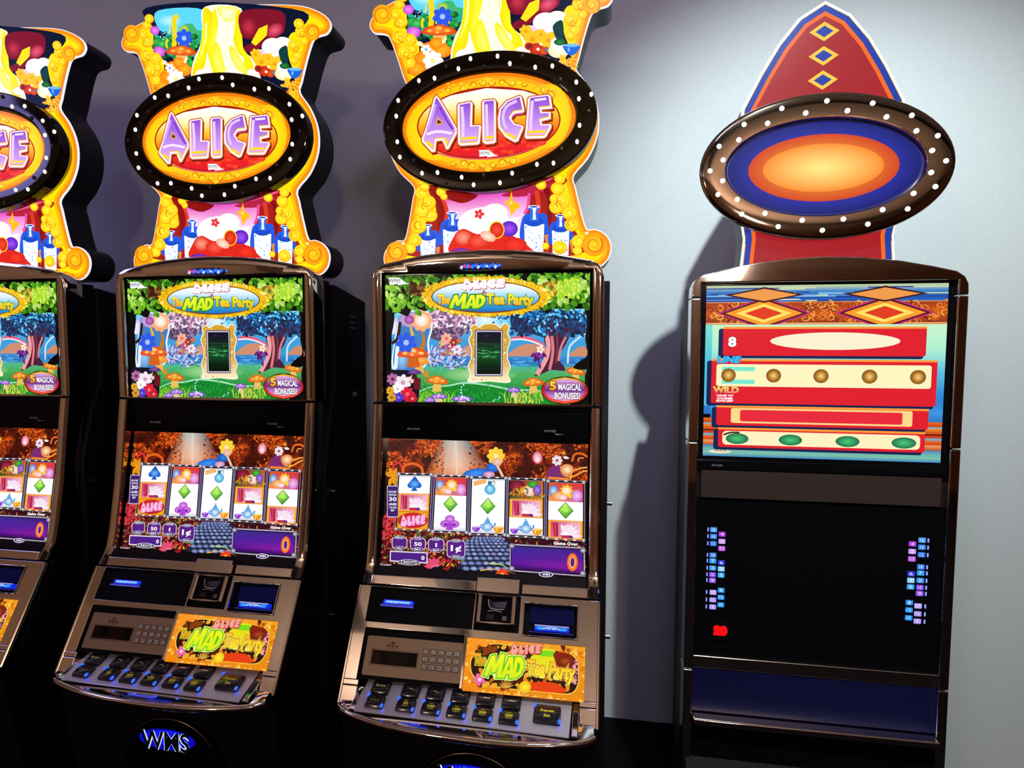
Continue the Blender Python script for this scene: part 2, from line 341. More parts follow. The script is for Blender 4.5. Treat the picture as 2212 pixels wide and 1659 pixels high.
def art_upper(pl, parent):
    a = Art(pl, homog([(180,235),(1978,198),(1962,1370),(205,1340)], [(-.237,1.766),(.237,1.766),(.237,1.470),(-.237,1.470)])); a.clip = (-.237, .237, 1.470, 1.766)
    a.p([(180,235),(1978,198),(1962,1370),(205,1340)], '#070a08')
    a.rg(235, 520, 1945, 1080, '#8fe0f4', '#5cc0ee', '#3f9fe0', '#3aa0cc', '#35a890')
    a.eg(1060, 620, 200, 120, '#e8fbff', '#74cfee')
    a.b([(575,900),(620,850),(720,840),(820,870),(930,830),(960,960),(575,960)], '#7a86c0'); a.b([(820,960),(870,870),(940,850),(960,960)], '#d09a86')
    a.b([(1260,960),(1320,870),(1430,830),(1560,850),(1640,900),(1660,960)], '#cf8f70'); a.b([(1780,960),(1830,890),(1900,850),(1950,880),(1950,960)], '#d08c6a')
    a.rg(560, 940, 1945, 1050, '#3c8fd6', '#2a74c0', '#2fa0a0'); a.scatter(70, (580,955,1930,1035), lambda x, y, r: a.e(x, y, r.uniform(15,60), 4, r.choice(['#62b8f0','#2a5fae','#46a0d8']), 0, 10))
    a.rg(250, 1030, 1930, 1250, '#4db898', '#4fae5c', '#37a04c', '#1f8a3a'); a.eg(1010, 1100, 330, 70, '#b9e8a0', '#55b468')
    a.scatter(220, (300,1050,1880,1200), lambda x, y, r: a.leaf(x, y, r.uniform(10,26), 4, -1.57+r.uniform(-.5,.5), r.choice(['#6fc468','#2f8a44','#8ad88a'])))
    # blossom tree
    a.eg(700, 720, 170, 90, '#4b3b5e', '#64506e'); a.b([(560,560),(700,540),(900,545),(950,600),(900,660),(760,690),(640,740),(560,700)], '#8d6c90')
    a.scatter(420, (545,525,985,800), lambda x, y, r: (abs((x-760)/215)**2+abs((y-645)/140)**2 < 1.1) and a.e(x, y, r.uniform(9,24), r.uniform(8,16), r.choice(['#f7dcea','#eab6d2','#c993b8','#8d6c94','#fff2f8','#6a5478'] if y < 690 else ['#5b4668','#7a5f84','#a580a4','#3e3150']), r.uniform(0,3), 9))
    # blue tree
    a.b([(1290,560),(1480,540),(1700,530),(1900,560),(1945,640),(1900,740),(1760,730),(1600,770),(1450,740),(1300,700)], '#17304e')
    a.b([(1550,620),(1680,610),(1800,700),(1770,820),(1720,900),(1700,960),(1760,1060),(1640,1060),(1560,1090),(1490,1110),(1560,1000),(1590,900),(1570,780)], '#4a2038')
    for pts, w_, c in (([(1585,720),(1610,840),(1590,960),(1510,1100)], 40, '#f0a0a4'), ([(1640,760),(1650,900),(1620,1060)], 26, '#e07a84'), ([(1780,740),(1720,860),(1700,980)], 20, '#d8828a'), ([(1680,700),(1690,850),(1680,1000)], 16, '#7d3a50')): a.s_(pts, w_, c, taper=False)
    a.s_([(1285,790),(1380,775),(1480,800),(1570,850)], 34, '#e0607a'); a.s_([(1285,795),(1380,790),(1480,812),(1565,850)], 15, '#ffe6f0')
    a.s_([(1935,735),(1860,790),(1795,860),(1780,1000)], 18, '#cfe2ff')
    a.scatter(170, (1290,600,1940,760), lambda x, y, r: a.e(x, y, r.uniform(14,30), r.uniform(9,18), r.choice(['#1d3d66','#0f2440','#274f86','#35305e']), r.uniform(0,3), 9)); a.scatter(380, (1110,525,1945,790), lambda x, y, r: (y < 560+(120 if x < 1300 else 200)*(.6+.4*math.sin(x*.013))) and a.e(x, y, r.uniform(8,22), r.uniform(7,15), r.choice(['#2f9fe8','#1f7fd0','#57c4fa','#15406e','#8fe0ff','#1a5a9c']), r.uniform(0,3), 9))
    # left: fall, mushrooms and blooms
    a.b([(262,800),(322,560),(420,540),(560,555),(596,680),(565,820),(575,960),(480,1066),(254,1066)], '#e6f4ff'); a.b([(272,805),(335,575),(430,556),(550,570),(578,680),(548,820),(556,960),(470,1050),(268,1050)], '#3f7fc4'); a.eg(420, 620, 130, 70, '#f4d8f0', '#9a8ad0'); a.eg(330, 960, 60, 110, '#9fd0f4', '#4f8fd0')
    a.s_([(275,1050),(285,900),(300,800)], 30, '#eaf6ff'); a.e(258, 680, 34, 72, '#c9cff2', .15); a.e(255, 690, 22, 55, '#e9ecff', .15)
    a.s_([(240,830),(290,780),(310,640)], 26, '#3a1a10')
    shroom(a, 480, 990, 190, 130, '#e8862a', '#ffc55e', '#f2b060'); shroom(a, 430, 925, 270, 150, '#e0401c', '#ff8a3a', '#d8621c', '#ffd27a')
    a.s_([(400,880),(420,760),(390,660)], 50, '#f2c22c', taper=True); a.s_([(500,880),(520,780),(480,700)], 44, '#c87a1c', taper=True)
    flower(a, 365, 822, 88, '#2f5ce8', '#a8c8ff', 7, .3)
    flower(a, 500, 630, 92, '#ffb07a', '#fff', 9); a.eg(500, 625, 60, 56, '#ffffff', '#ffd6b0'); a.eg(390, 620, 44, 40, '#d87ac0', '#8a3a96')
    # blue bush with an orange bloom
    a.scatter(60, (590,900,860,1060), lambda x, y, r: a.leaf(x, y, r.uniform(40,80), 22, r.uniform(-3,.3), r.choice(['#23357e','#2f56b8','#6a6fd0','#1a2458','#a8b4f4']), '#e6eaff'))
    a.scatter(30, (660,800,830,960), lambda x, y, r: a.e(x, y, r.uniform(12,26), r.uniform(10,20), r.choice(['#2a8a8a','#f0b03a','#e06a3a','#c04a5a','#f0d8e0','#2f4fb0']), r.uniform(0,3), 12))
    flower(a, 718, 785, 52, '#f4b0a0', '#e8703a', 7); flower(a, 810, 880, 46, '#f2e2ee', '#c87a9a', 6); flower(a, 780, 820, 36, '#a02a3a', '#f0c030', 6)
    a.scatter(16, (1490,860,1570,1010), lambda x, y, r: a.leaf(x, y, 60, 26, r.uniform(.8,2.4), r.choice(['#7a2a8e','#5b1c6e','#9a4ab0']), '#4a1560')); flower(a, 1540, 880, 36, '#ffe9e0', '#e0b040', 5)
    # golden frame and dark glass
    G = catmull([(930,690),(975,668),(1000,690),(1060,660),(1140,662),(1190,690),(1225,655),(1262,680),(1248,740),(1272,800),(1250,880),(1248,960),(1272,1030),(1250,1100),(1272,1158),(1180,1160),(1090,1150),(1000,1158),(915,1160),(935,1100),(915,1030),(940,960),(945,880),(918,800),(945,740)], True, 4)
    a.p(offset_poly(G, 9), '#fff4da'); ys = [p[1] for p in G]
    a.pg(G, [mixc(C_('#d9a63a'), C_('#fff0cc'), max(0, (p[1]-1000)/160)) for p in G])
    a.scatter(120, (930,680,1255,1150), lambda x, y, r: (x < 965 or x > 1215 or y < 705 or y > 1115) and a.e(x, y, r.uniform(5,12), r.uniform(4,8), r.choice(['#f6d87a','#b8842a','#ffeeb8']), r.uniform(0,3), 8))
    a.r(968, 708, 1212, 1114, '#5c5468', 12); a.r(976, 716, 1204, 1106, '#cfc8e0', 10); a.r(986, 726, 1196, 1096, '#0c1410', 8)
    a.rg(992, 734, 1190, 1090, '#150f2a', '#0e1c1c', '#0f3a1c', '#0d4a22', '#08240f', '#041008')
    a.scatter(26, (1000,850,1180,960), lambda x, y, r: a.s_([(x-r.uniform(10,40), y), (x, y+r.uniform(-8,8)), (min(1188, x+r.uniform(10,40)), y)], r.uniform(5,12), r.choice(['#2f8e4a','#1c6a34','#54b86e','#0f4a22']), taper=True)); a.s_([(998,830),(1190,833)], 4, '#3a5a4a', smooth=0); a.eg(1070, 760, 30, 14, '#3a2a6a', '#150f2a')
    # foreground
    a.b([(420,1300),(560,1210),(740,1190),(880,1165),(1090,1185),(1300,1225),(1500,1230),(1700,1290),(1700,1400),(420,1400)], '#a8e6c0'); a.b([(420,1310),(560,1222),(740,1204),(880,1180),(1090,1200),(1300,1240),(1500,1245),(1700,1300),(1700,1400),(420,1400)], '#13872c')
    a.scatter(260, (460,1210,1640,1365), lambda x, y, r: a.leaf(x, y, r.uniform(24,50), 5, -1.57+r.uniform(-.5,.5), r.choice(['#1fa83c','#0d6a20','#3ac254','#0a5518'])))
    for x, y, w_, rr in ((640,1160,190,.1),(1480,1175,180,-.05),(1850,1075,170,.15)): shroom(a, x, y, w_, 120, '#d8561a', '#ffb03a', '#f0c060', '#ffcf5e', rr)
    a.scatter(90, (440,1290,780,1350), lambda x, y, r: a.s_([(x, y+30), (x+r.uniform(-20,30), y-30), (x+r.uniform(-50,70), y-70)], 8, r.choice(['#9be03a','#d8e84a','#3aa82a','#6ac83a','#1c7a20']), taper=True, smooth=2))
    a.scatter(90, (1230,1290,1570,1350), lambda x, y, r: a.s_([(x, y+30), (x+r.uniform(-30,20), y-30), (x+r.uniform(-70,50), y-70)], 8, r.choice(['#9be03a','#d8e84a','#3aa82a','#f0d86a','#1c7a20']), taper=True, smooth=2))
    for x, y, w_ in ((660,1295,140),(860,1315,180),(1310,1240,110),(580,1328,90)): shroom(a, x, y, w_, 76, '#7a3ac0', '#c89af4', '#e8c8a0', '#e4d0ff')
    # bottom left blooms
    a.b([(205,1090),(300,1060),(440,1080),(480,1180),(460,1345),(205,1345)], '#181024')
    for x, y, r, c, k in ((255,1140,52,'#b06a9c','#5a2a56'),(345,1170,70,'#f4e8ee','#caa0b4'),(300,1225,50,'#ffffff','#d8c8da'),(385,1270,62,'#e0203c','#ff6a6a'),(310,1300,46,'#4a3ac8','#8a7af0'),(235,1240,36,'#e8a82a','#b06a14'),(430,1310,44,'#c81c3a','#ff8a8a'),(430,1140,36,'#f0d8d0','#d09a90'),(250,1300,40,'#d8a02a','#8a5a10')): flower(a, x, y, r, c, k, 7, x)
    shroom(a, 445, 1085, 120, 70, '#4a2a70', '#8a5ab0', '#3a2418'); a.p([(520,1090),(560,1062),(570,1130),(530,1118)], '#e08a2a'); a.r(440, 1130, 500, 1230, '#6a1820', 8)
    for i in range(16):
        t = i/15; q = [(870,1190),(850,1240),(865,1290),(930,1330),(1010,1347),(1090,1340),(1150,1325),(1190,1300)]; k = min(int(t*7), 6); f = t*7-k; a.eg(q[k][0]*(1-f)+q[k+1][0]*f+a.rnd.uniform(-8,8), q[k][1]*(1-f)+q[k+1][1]*f+a.rnd.uniform(-6,6), *(2*[a.rnd.uniform(4,10)]), '#fff', '#a8f0ff')
    # dark trunks at both sides, then the canopy of leaves
    a.b([(180,520),(262,560),(250,720),(215,860),(236,1000),(205,1090),(180,1090)], '#0a0606'); a.b([(1990,430),(1925,470),(1950,620),(1935,780),(1950,930),(1840,1020),(1880,1050),(1950,1040),(1935,1150),(1990,1380)], '#0d0605'); a.b([(1830,1040),(1900,970),(1945,960),(1945,1050)], '#050404')
    a.b([(175,180),(1990,180),(1990,420),(1950,500),(1850,470),(1780,545),(1700,480),(1600,560),(1500,500),(1350,540),(700,540),(600,500),(540,545),(430,520),(380,590),(290,560),(230,600),(175,620)], '#060a05')
    gr = ['#2c6a10','#4f9a1a','#7cc42c','#a8e04a','#cdf07a','#3f8418']
    def lf(x, y, r):
        if y > 560-abs(math.sin(x*.02))*70: return
        c = r.choice(gr[:3] if y > 440 or y < 240 else gr); a.leaf(x, y, r.uniform(54,92), r.uniform(34,56), r.uniform(-.6,2.6), c, mixc(C_(c), C_('#1a4a08'), r.uniform(0,.5)))
    a.scatter(150, (175,215,600,540), lf); a.scatter(170, (1500,190,1985,490), lf); a.scatter(60, (560,205,1560,275), lf)
    a.scatter(40, (400,290,520,400), lambda x, y, r: a.e(x, y, 26, 14, r.choice(['#5a2f12','#3a1c0a','#8a5a2a']), r.uniform(0,3), 10))
    a.scatter(40, (1580,290,1740,400), lambda x, y, r: a.e(x, y, 24, 14, r.choice(['#c8b030','#8a6a20','#e8d850']), r.uniform(0,3), 10))
    a.scatter(90, (1690,260,1880,400), lambda x, y, r: a.leaf(x, y, 50, 30, r.uniform(-.6,2.6), r.choice(['#d8f04a','#b0e030','#e8f86a']), '#8ad02a'))
    # title oval
    W_ = []
    for i in range(88):
        t = 2*math.pi*i/88; k = 1+.035*math.sin(t*22)+.02*math.sin(t*9+1); W_.append((1068+548*k*math.cos(t), 414+170*k*math.sin(t)))
    a.p(offset_poly(W_, 8), '#b8780c'); a.p(W_, '#ffd91e'); a.k += 1; k0 = a.k; a.hold = 1
    for i in range(260):
        t = a.rnd.uniform(0, 6.28); k = a.rnd.uniform(.90, 1.06); a.k = k0+i % 24
        a.e(1066+520*k*math.cos(t), 416+158*k*math.sin(t), a.rnd.uniform(14,34), a.rnd.uniform(8,15), a.rnd.choice(['#ffe53a','#f8c818','#e8a810','#fff48a','#ffd420']), a.rnd.uniform(0,3), 10)
    for i in range(60):
        t = 2*math.pi*i/60; a.k = k0+25+i % 6; a.spiral(1066+505*math.cos(t), 417+155*math.sin(t), 22, 1.1, 6, a.rnd.choice(['#b8740c','#d8920c']), t)
    a.hold = 0; a.k = k0+34
    a.e(1065, 420, 505, 150, '#f4bc16'); a.e(1064, 420, 478, 142, '#7a3a10'); a.ev(1064, 420, 466, 134, ['#ffffff','#e6f7ff','#8fd2f4','#2f9fe0','#1668b8'])
    alice(a, 850, 258, 1235, 362, ('#b83a4a', '#ffffff', '#fff4fa')); a.t('&', 1052, 378, 44, 30, '#d0508a', .05)
    words(a, 'The', 697, 442, 118, 92, .03, '#7a3c0c', '#f2a81a', '#fff04a', '#f0a41c', .035)
    mad(a, 752, 390, 1062, 522, -.02, '#2c5a0a', '#3fae1a', '#fffb3a', '#c8e820', .16)
    words(a, 'Tea Party', 1275, 455, 428, 138, .02, '#4a3c08', '#6aa81c', '#fff23a', '#f2a01c', .04)
    # badge
    a.e(1757, 1235, 208, 122, '#3a0a0c'); a.ev(1757, 1235, 200, 115, ['#f0c030','#a01822','#d82a2a','#ff5a3a']); a.ev(1757, 1232, 178, 96, ['#e8b8e8','#b060b8','#6a2a86','#c87ac8','#f0a8d0'])
    a.t('5', 1652, 1196, 58, 78, '#ffe23a', .05, .05, '#5a2008', col2='#f0901a'); a.t('MAGICAL', 1800, 1206, 200, 58, '#ffffff', .03, .05, '#2a1446', rot=.02, sp=1.05); a.t('BONUSES!', 1778, 1282, 222, 58, '#ffffff', .035, .05, '#2a1446', rot=.01, sp=1.05)
    wms(a, 222, 282, 140, .02)
    return a.build('screen_picture', P_SCR, parent)

def art_lower(pl, parent):
    a = Art(pl, homog([(195,355),(1940,410),(1905,1580),(130,1470)], [(-.237,0),(.237,0),(.237,.296),(-.237,.296)])); a.clip = (-.237, .237, 0, .296)
    a.p([(195,355),(1940,410),(1905,1580),(130,1470)], '#1c0a0a')
    a.raw([(195,355),(700,371),(870,376),(1940,410),(1930,740),(1020,720),(600,700),(180,690)], [(0,1,6,7),(1,2,5,6),(2,3,4,5)], [C_(c) for c in ('#7a1e06','#b8400e','#c04a14','#6a1606','#5a1206','#a83c14','#8a2a0c','#3a0a04')])
    au = ['#c8380c','#e8641a','#a82e0a','#f08a2a','#d84c12']; ad = ['#4a1006','#2a0a06','#5e1808','#1c0806']
    f_ = lambda x, y: math.sin(x*.013+1.3*math.sin(y*.02))+math.sin(y*.024+x*.006)+.6*math.sin(x*.041+y*.033)
    for n_, ar in ((34, (190,350,700,690)), (60, (880,375,1945,720))): a.scatter(n_, ar, lambda x, y, r: a.eg(x, y, r.uniform(40,90), r.uniform(30,60), r.choice(['#d8500f','#b83a0c','#8a2408'] if f_(x, y) > .1 else ['#2c0a06','#3a0e06','#180605']), '#4a1206', 0, 16))
    def al(x, y, r):
        v = f_(x, y)
        if v > .0 or r.random() < .25: a.leaf(x, y, r.uniform(14,34), r.uniform(10,20), r.uniform(0,6.3), r.choice(au if v > .25 else ad), r.choice(au if v > .5 else ad))
    a.scatter(520, (190,355,720,680), al); a.scatter(820, (880,375,1945,720), al)
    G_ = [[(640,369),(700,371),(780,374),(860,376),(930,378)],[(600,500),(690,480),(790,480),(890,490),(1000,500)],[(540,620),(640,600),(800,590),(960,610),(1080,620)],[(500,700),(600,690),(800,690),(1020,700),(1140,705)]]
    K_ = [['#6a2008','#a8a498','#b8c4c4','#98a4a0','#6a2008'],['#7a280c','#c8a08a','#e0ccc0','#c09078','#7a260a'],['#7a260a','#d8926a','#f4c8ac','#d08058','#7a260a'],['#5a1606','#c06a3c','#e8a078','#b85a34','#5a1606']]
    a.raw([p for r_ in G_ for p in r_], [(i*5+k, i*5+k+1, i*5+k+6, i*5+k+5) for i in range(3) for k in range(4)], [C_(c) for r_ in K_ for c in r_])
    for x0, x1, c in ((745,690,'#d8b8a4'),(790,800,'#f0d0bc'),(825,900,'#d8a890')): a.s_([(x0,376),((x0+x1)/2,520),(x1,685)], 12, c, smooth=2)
    a.scatter(90, (560,370,680,690), al); a.scatter(110, (900,378,1120,700), al)
    # flowers on the ground where the light falls
    a.eg(960, 660, 110, 40, '#3f9af4', '#1a5cc8', -.15); a.eg(1110, 610, 60, 44, '#2f86ee', '#1a4cb0'); a.eg(1080, 670, 50, 26, '#f0c8e0', '#c87aa8'); flower(a, 1140, 510, 76, '#f8d23c', '#ffe9b0', 8); a.eg(1150, 560, 44, 34, '#f8d0c0', '#e8a890'); a.s_([(1150,590),(1180,650),(1200,690)], 22, '#f0c0a0')
    a.eg(1500, 525, 44, 56, '#fff0f8', '#d8305c'); a.eg(1500, 540, 28, 30, '#ffffff', '#f8a0c0')
    a.b([(1590,715),(1590,640),(1640,590),(1700,600),(1760,720)], '#7c2a70'); a.s_([(1590,700),(1680,706),(1770,714)], 20, '#f08a2a', smooth=2); flower(a, 1670, 550, 46, '#e8e0e8', '#c03a4a', 7); a.leaf(1720, 520, 60, 26, .2, '#f4e4dc'); a.p([(1700,490),(1735,465),(1745,500)], '#e8a02a')
    for pts, w_, c in (([(1700,600),(1720,670),(1800,690),(1880,650),(1930,640)], 14, '#f4a03a'), ([(1800,560),(1820,500),(1880,490),(1935,520)], 20, '#e0641c'), ([(1850,560),(1860,530),(1900,530)], 10, '#f0a050'), ([(1780,720),(1800,650),(1860,620),(1930,610)], 12, '#ffb04a'), ([(240,650),(250,590),(300,570),(330,640)], 20, '#d8303a'), ([(330,670),(340,600),(420,575),(490,610),(500,670)], 22, '#e8661c')): a.s_(pts, w_, c)
    a.eg(1755, 630, 60, 50, '#fff0c0', '#e0742a')  # pale spot is reflection glare painted into the screen picture
    for i in range(7): a.leaf(235, 690, 95, 40, -2.6+i*.75, '#f2a41a', '#d8800c')
    # lower garden
    a.raw([(160,1140),(1900,1240),(1905,1580),(130,1470)], [(0,1,2,3)], [C_(c) for c in ('#5a0c18','#2a0a1c','#1c0a12','#4a0a10')])
    fl = ['#c81c3a','#e8462a','#1f6a24','#3f8a2a','#8a1430','#f08a2a','#f0b03a','#5a1a4a','#e83a6a','#123a18']
    a.scatter(420, (130,1160,900,1500), lambda x, y, r: a.leaf(x, y, r.uniform(20,55), r.uniform(10,24), r.uniform(0,6.3), r.choice(fl), r.choice(fl)))
    a.scatter(360, (840,1230,1910,1600), lambda x, y, r: a.leaf(x, y, r.uniform(18,44), r.uniform(8,18), r.uniform(0,6.3), r.choice(fl+['#123018','#0c1c10','#2a0a10']), r.choice(fl)))
    a.scatter(50, (140,1000,300,1200), lambda x, y, r: a.leaf(x, y, 60, 26, r.uniform(0,6.3), r.choice(['#a01020','#d8283a','#7a0a18']), '#e84a4a'))
    a.b([(900,1235),(1240,1245),(1260,1380),(1180,1520),(1000,1510),(800,1490),(850,1400)], '#20243c')
    for j in range(12):
        y = 1215+j*(12+j*1.4)+j*j*.6; sc_ = .5+j*.075
        for i in range(9):
            x = 1060+(i-4+.5*(j % 2))*58*sc_-j*9
            if 800+(1240-y)*-.1 < x < 1265 and y < 1525: a.eg(x, y, 29*sc_, 15.5*sc_, a.rnd.choice(['#a8bce8','#8aa0d4','#bccdf0','#9a9fd0']), a.rnd.choice(['#4a5a90','#3d4c80','#5a5a98']), .12, 10, -6*sc_, -4*sc_)
    for pts, c in (([(1000,1500),(1120,1490),(1230,1520)], '#e8b03a'), ([(1080,1440),(1180,1450),(1250,1490)], '#c8e05a'), ([(860,1420),(780,1400),(720,1440)], '#3f9a3a'), ([(1120,1540),(1200,1500),(1300,1530)], '#f0862a')): a.s_(pts, 12, c, taper=True)
    for i in range(6): a.leaf(600, 1470, 90, 40, -3.1+i*.5, '#f06a8a', '#d83a62')
    a.s_([(640,1450),(680,1415),(740,1430),(720,1490),(680,1480)], 14, '#c01a2a'); flower(a, 1190, 1530, 50, '#f0401c', '#ffb03a', 7)
    # reels
    RE = [[(296,664),(578,670),(556,1152),(270,1142)],[(616,680),(892,688),(882,1172),(590,1164)],[(930,694),(1226,702),(1212,1192),(912,1184)],[(1258,706),(1556,716),(1546,1212),(1242,1198)],[(1592,726),(1898,738),(1890,1238),(1578,1220)]]
    a.p([(560,690),(1600,730),(1590,1225),(550,1150)], '#1a0a34')
    for i in range(4): a.p([(RE[i][1][0]-10,RE[i][1][1]+20),(RE[i+1][0][0]+10,RE[i+1][0][1]+20),(RE[i+1][3][0]+10,RE[i+1][3][1]-20),(RE[i][2][0]-10,RE[i][2][1]-20)], '#35146a')
    def cellmap(Q): return lambda u, v: tuple((Q[0][d]*(1-u)+Q[1][d]*u)*(1-v)+(Q[3][d]*(1-u)+Q[2][d]*u)*v for d in (0, 1))
    def tile(T, v0, v1, kind):
        W = T(1, v0)[0]-T(0, v0)[0]; c = lambda u, v: T(u, v0+(v1-v0)*v); H = c(0, 1)[1]-c(0, 0)[1]; q = lambda *l: [c(u, v) for u, v in l]; X, Y = c(.5, .5)
        B = lambda col, m=.0: a.p(q((m, m), (1-m, m), (1-m, 1-m), (m, 1-m)), col)
        if kind == 'spade':
            a.p(catmull(q((.5,.06),(.62,.32),(.72,.58),(.66,.74),(.54,.72),(.5,.66),(.46,.72),(.34,.74),(.28,.58),(.38,.32)), True, 4), '#1a5cc0'); a.p(q((.47,.66),(.53,.66),(.6,.92),(.4,.92)), '#1a5cc0'); a.eg(*c(.5,.5), W*.15, H*.22, '#6ab8f8', '#2a78dc')
        if kind == 'club':
            for u, v in ((.5,.3),(.36,.6),(.64,.6)): a.eg(*c(u, v), W*.15, H*.22, '#e89af8', '#b040d0')
            a.p(q((.47,.5),(.53,.5),(.62,.96),(.38,.96)), '#b040d0'); a.eg(*c(.38,.64), W*.07, H*.1, '#5a1aa0', '#a040d0'); a.eg(*c(.62,.64), W*.07, H*.1, '#5a1aa0', '#a040d0')
        if kind == 'diamond':
            a.p(q((.5,.02),(.72,.5),(.5,.98),(.28,.5)), '#2a7a1a'); a.pg(q((.5,.07),(.69,.5),(.5,.92),(.31,.5)), ['#d8f878','#4fc42a','#1f9a1a','#8fe04a']); a.p(q((.5,.25),(.6,.5),(.5,.62),(.38,.46)), '#b0f060')
        if kind == 'teapot':
            a.eg(*c(.5,.62), W*.16, H*.27, '#e8f8ff', '#4a9ae0'); a.p(q((.4,.45),(.46,.18),(.54,.18),(.6,.45)), '#5aa8e4'); a.eg(*c(.5,.12), W*.03, H*.07, '#cdeaff', '#3a86d0'); a.s_(q((.62,.66),(.7,.6),(.72,.4)), W*.05, '#4a9ae0', smooth=2); a.s_(q((.37,.5),(.29,.6),(.37,.78)), W*.03, '#4a9ae0', smooth=3)
            x, y = c(.18, .8); cup(a, x, y, W*.11, '#8a3ac8', '#d0a0f0'); x, y = c(.82, .8); cup(a, x, y, W*.14, '#f09a1a', '#ffd88a')
        if kind == 'bottle':
            a.eg(*c(.55,.6), W*.16, H*.3, '#a8f0ff', '#1a9ad0'); a.eg(*c(.53,.5), W*.07, H*.1, '#e8ffff', '#5ac8ec'); a.r(*c(.48,.12), *c(.6,.32), '#3a7a8a'); a.s_(q((.6,.18),(.68,.1),(.66,.35)), W*.02, '#5a7a3a', smooth=3); a.p(q((.06,.16),(.42,.02),(.44,.22),(.08,.42)), '#f0a850'); a.s_(q((.1,.3),(.4,.12)), W*.02, '#ffd8a0', smooth=0)
        if kind == 'pink':      # pink tile with a scroll and white petals
            B('#e88a1c'); B('#f6b83c', .03); B('#f290b8', .08); a.pg(q((.08,.08),(.92,.08),(.92,.92),(.08,.92)), ['#c8286a','#f4b0cc','#fad0e0','#e05a90']); a.p(q((.14,.2),(.28,.14),(.30,.86),(.18,.9)), '#a81c3c'); a.s_(q((.2,.2),(.22,.84)), W*.03, '#e8506a', smooth=0)
            for k in range(7): a.leaf(*c(.50,.70), W*(.26+.05*abs(k-1)), H*.24, -2.0+k*.36, '#ffffff', '#f4d4ec')
            a.eg(*c(.5,.72), W*.14, H*.2, '#fff', '#f6dcec'); a.p(q((.36,.8),(.7,.78),(.66,.94),(.4,.95)), '#c02a4a'); a.p(q((.6,.82),(.7,.8),(.72,.93),(.62,.95)), '#4a2a9a')
        if kind == 'title':
            B('#d8780c'); B('#f0a81e', .04); a.eg(X, Y, W*.48, H*.44, '#f04a2a', '#c01822'); x0, y0 = c(.1, .2); x1, y1 = c(.92, .86); alice(a, x0, y0, x1, y1, ('#a01250', '#ff9ad0', '#f4c0ec'))
        if kind == 'gold':      # golden bloom on red and blue
            a.pg(q((0,0),(1,0),(1,1),(0,1)), ['#d8501c','#e03020','#c84a90','#f0a050']); a.eg(*c(.14,.45), W*.13, H*.3, '#cfe6ff', '#3a78d0'); a.eg(*c(.82,.66), W*.17, H*.32, '#f8c8f0', '#d070c8'); a.eg(*c(.3,.72), W*.2, H*.26, '#ffd8a0', '#f08a3a')
            for k in range(9): a.leaf(*c(.52,.42), W*.21, H*.24, k*.7, '#ffd83a', '#f0a81e')
            a.eg(*c(.52,.42), W*.12, H*.2, '#fff0e0', '#ffd8b0'); a.leaf(*c(.6,.5), W*.20, H*.2, 1.35, '#ffe04a', '#f4b424'); a.eg(*c(.42,.78), W*.12, H*.14, '#fff0f4', '#f4b8c4')
        if kind == 'bush':      # dark red caps, leaves and berries
            a.pg(q((0,0),(1,0),(1,1),(0,1)), ['#5a1020','#c85a2a','#d88a3a','#2a4a2a']); a.eg(*c(.22,.35), W*.24, H*.36, '#b02a4a', '#5a0c20'); a.leaf(*c(.28,.7), W*.36, H*.3, -.7, '#f2c02a', '#d8901a'); a.eg(*c(.6,.55), W*.2, H*.3, '#ffe8dc', '#f0b89a'); a.eg(*c(.7,.2), W*.16, H*.2, '#5ac83a', '#1f7a24'); a.eg(*c(.82,.5), W*.13, H*.3, '#b08ae8', '#5a3aa8')
            a.scatter(26, (*c(.05,.5), *c(.95,.95)), lambda x, y, r: a.leaf(x, y, W*.16, H*.1, r.uniform(0,6.3), r.choice(['#f0802a','#2a8a3a','#c02a3a','#f0c03a']), '#8a3a1a'))
    KIN = [('spade','pink','title'),('gold','diamond','club'),('bottle','diamond','teapot'),('bush','pink','teapot'),('gold','diamond','pink')]
    for Q, kinds in zip(RE, KIN):
        T = cellmap(Q)
        a.p([T(-.035,-.02),T(1.035,-.02),T(1.035,1.02),T(-.035,1.02)], '#16101c'); a.s_([T(-.03,-.015),T(1.03,-.015),T(1.03,1.015),T(-.03,1.015)], 5, '#b8b4c4', closed=True, smooth=0)
        a.raw([T(.02,.02),T(.98,.02),T(.98,.06),T(.02,.06),T(.98,.9),T(.02,.9),T(.98,.985),T(.02,.985)], [(0,1,2,3),(3,2,4,5),(5,4,6,7)], [C_(c) for c in ('#a8a8b8','#a8a8b8','#fdfdff','#fdfdff','#ffffff','#ffffff','#c8c8d4','#c8c8d4')])
        for k, kd in enumerate(kinds):
            v0, v1 = .025+k*.325, .025+(k+1)*.325
            if kd in ('pink', 'title', 'gold', 'bush'):
                Q2 = [T(.02, 0), T(.98, 0), T(.98, 1), T(.02, 1)]; tile(cellmap(Q2), v0, v1, kd)
            else: tile(T, v0, v1-.02, kd)
        for u, v in ((0,0),(1,0),(1,1),(0,1)):
            x, y = T(u, v); a.eg(x, y, 17, 17, '#f0eef8', '#5a5666'); 
        for u in (.25, .5, .75):
            for v in (-.008, 1.008): a.e(*T(u, v), 16, 6, '#e8e6f0')
    # plaque, meters, panels
    a.r(196, 766, 292, 1042, '#c8c0dc', 10); a.r(202, 774, 290, 1034, '#3a1c6a', 8)
    for txt, y, h in (('EACH BET', 820, 18), ('PLAYS ALL', 846, 18), ('30', 884, 36), ('LINES', 928, 22), ('+ FEATURE', 957, 15), ('BET', 981, 17)): a.t(txt, 246, y, 34 if txt == 'BET' else 68, h, '#f4f0ff', .03, rot=.03)
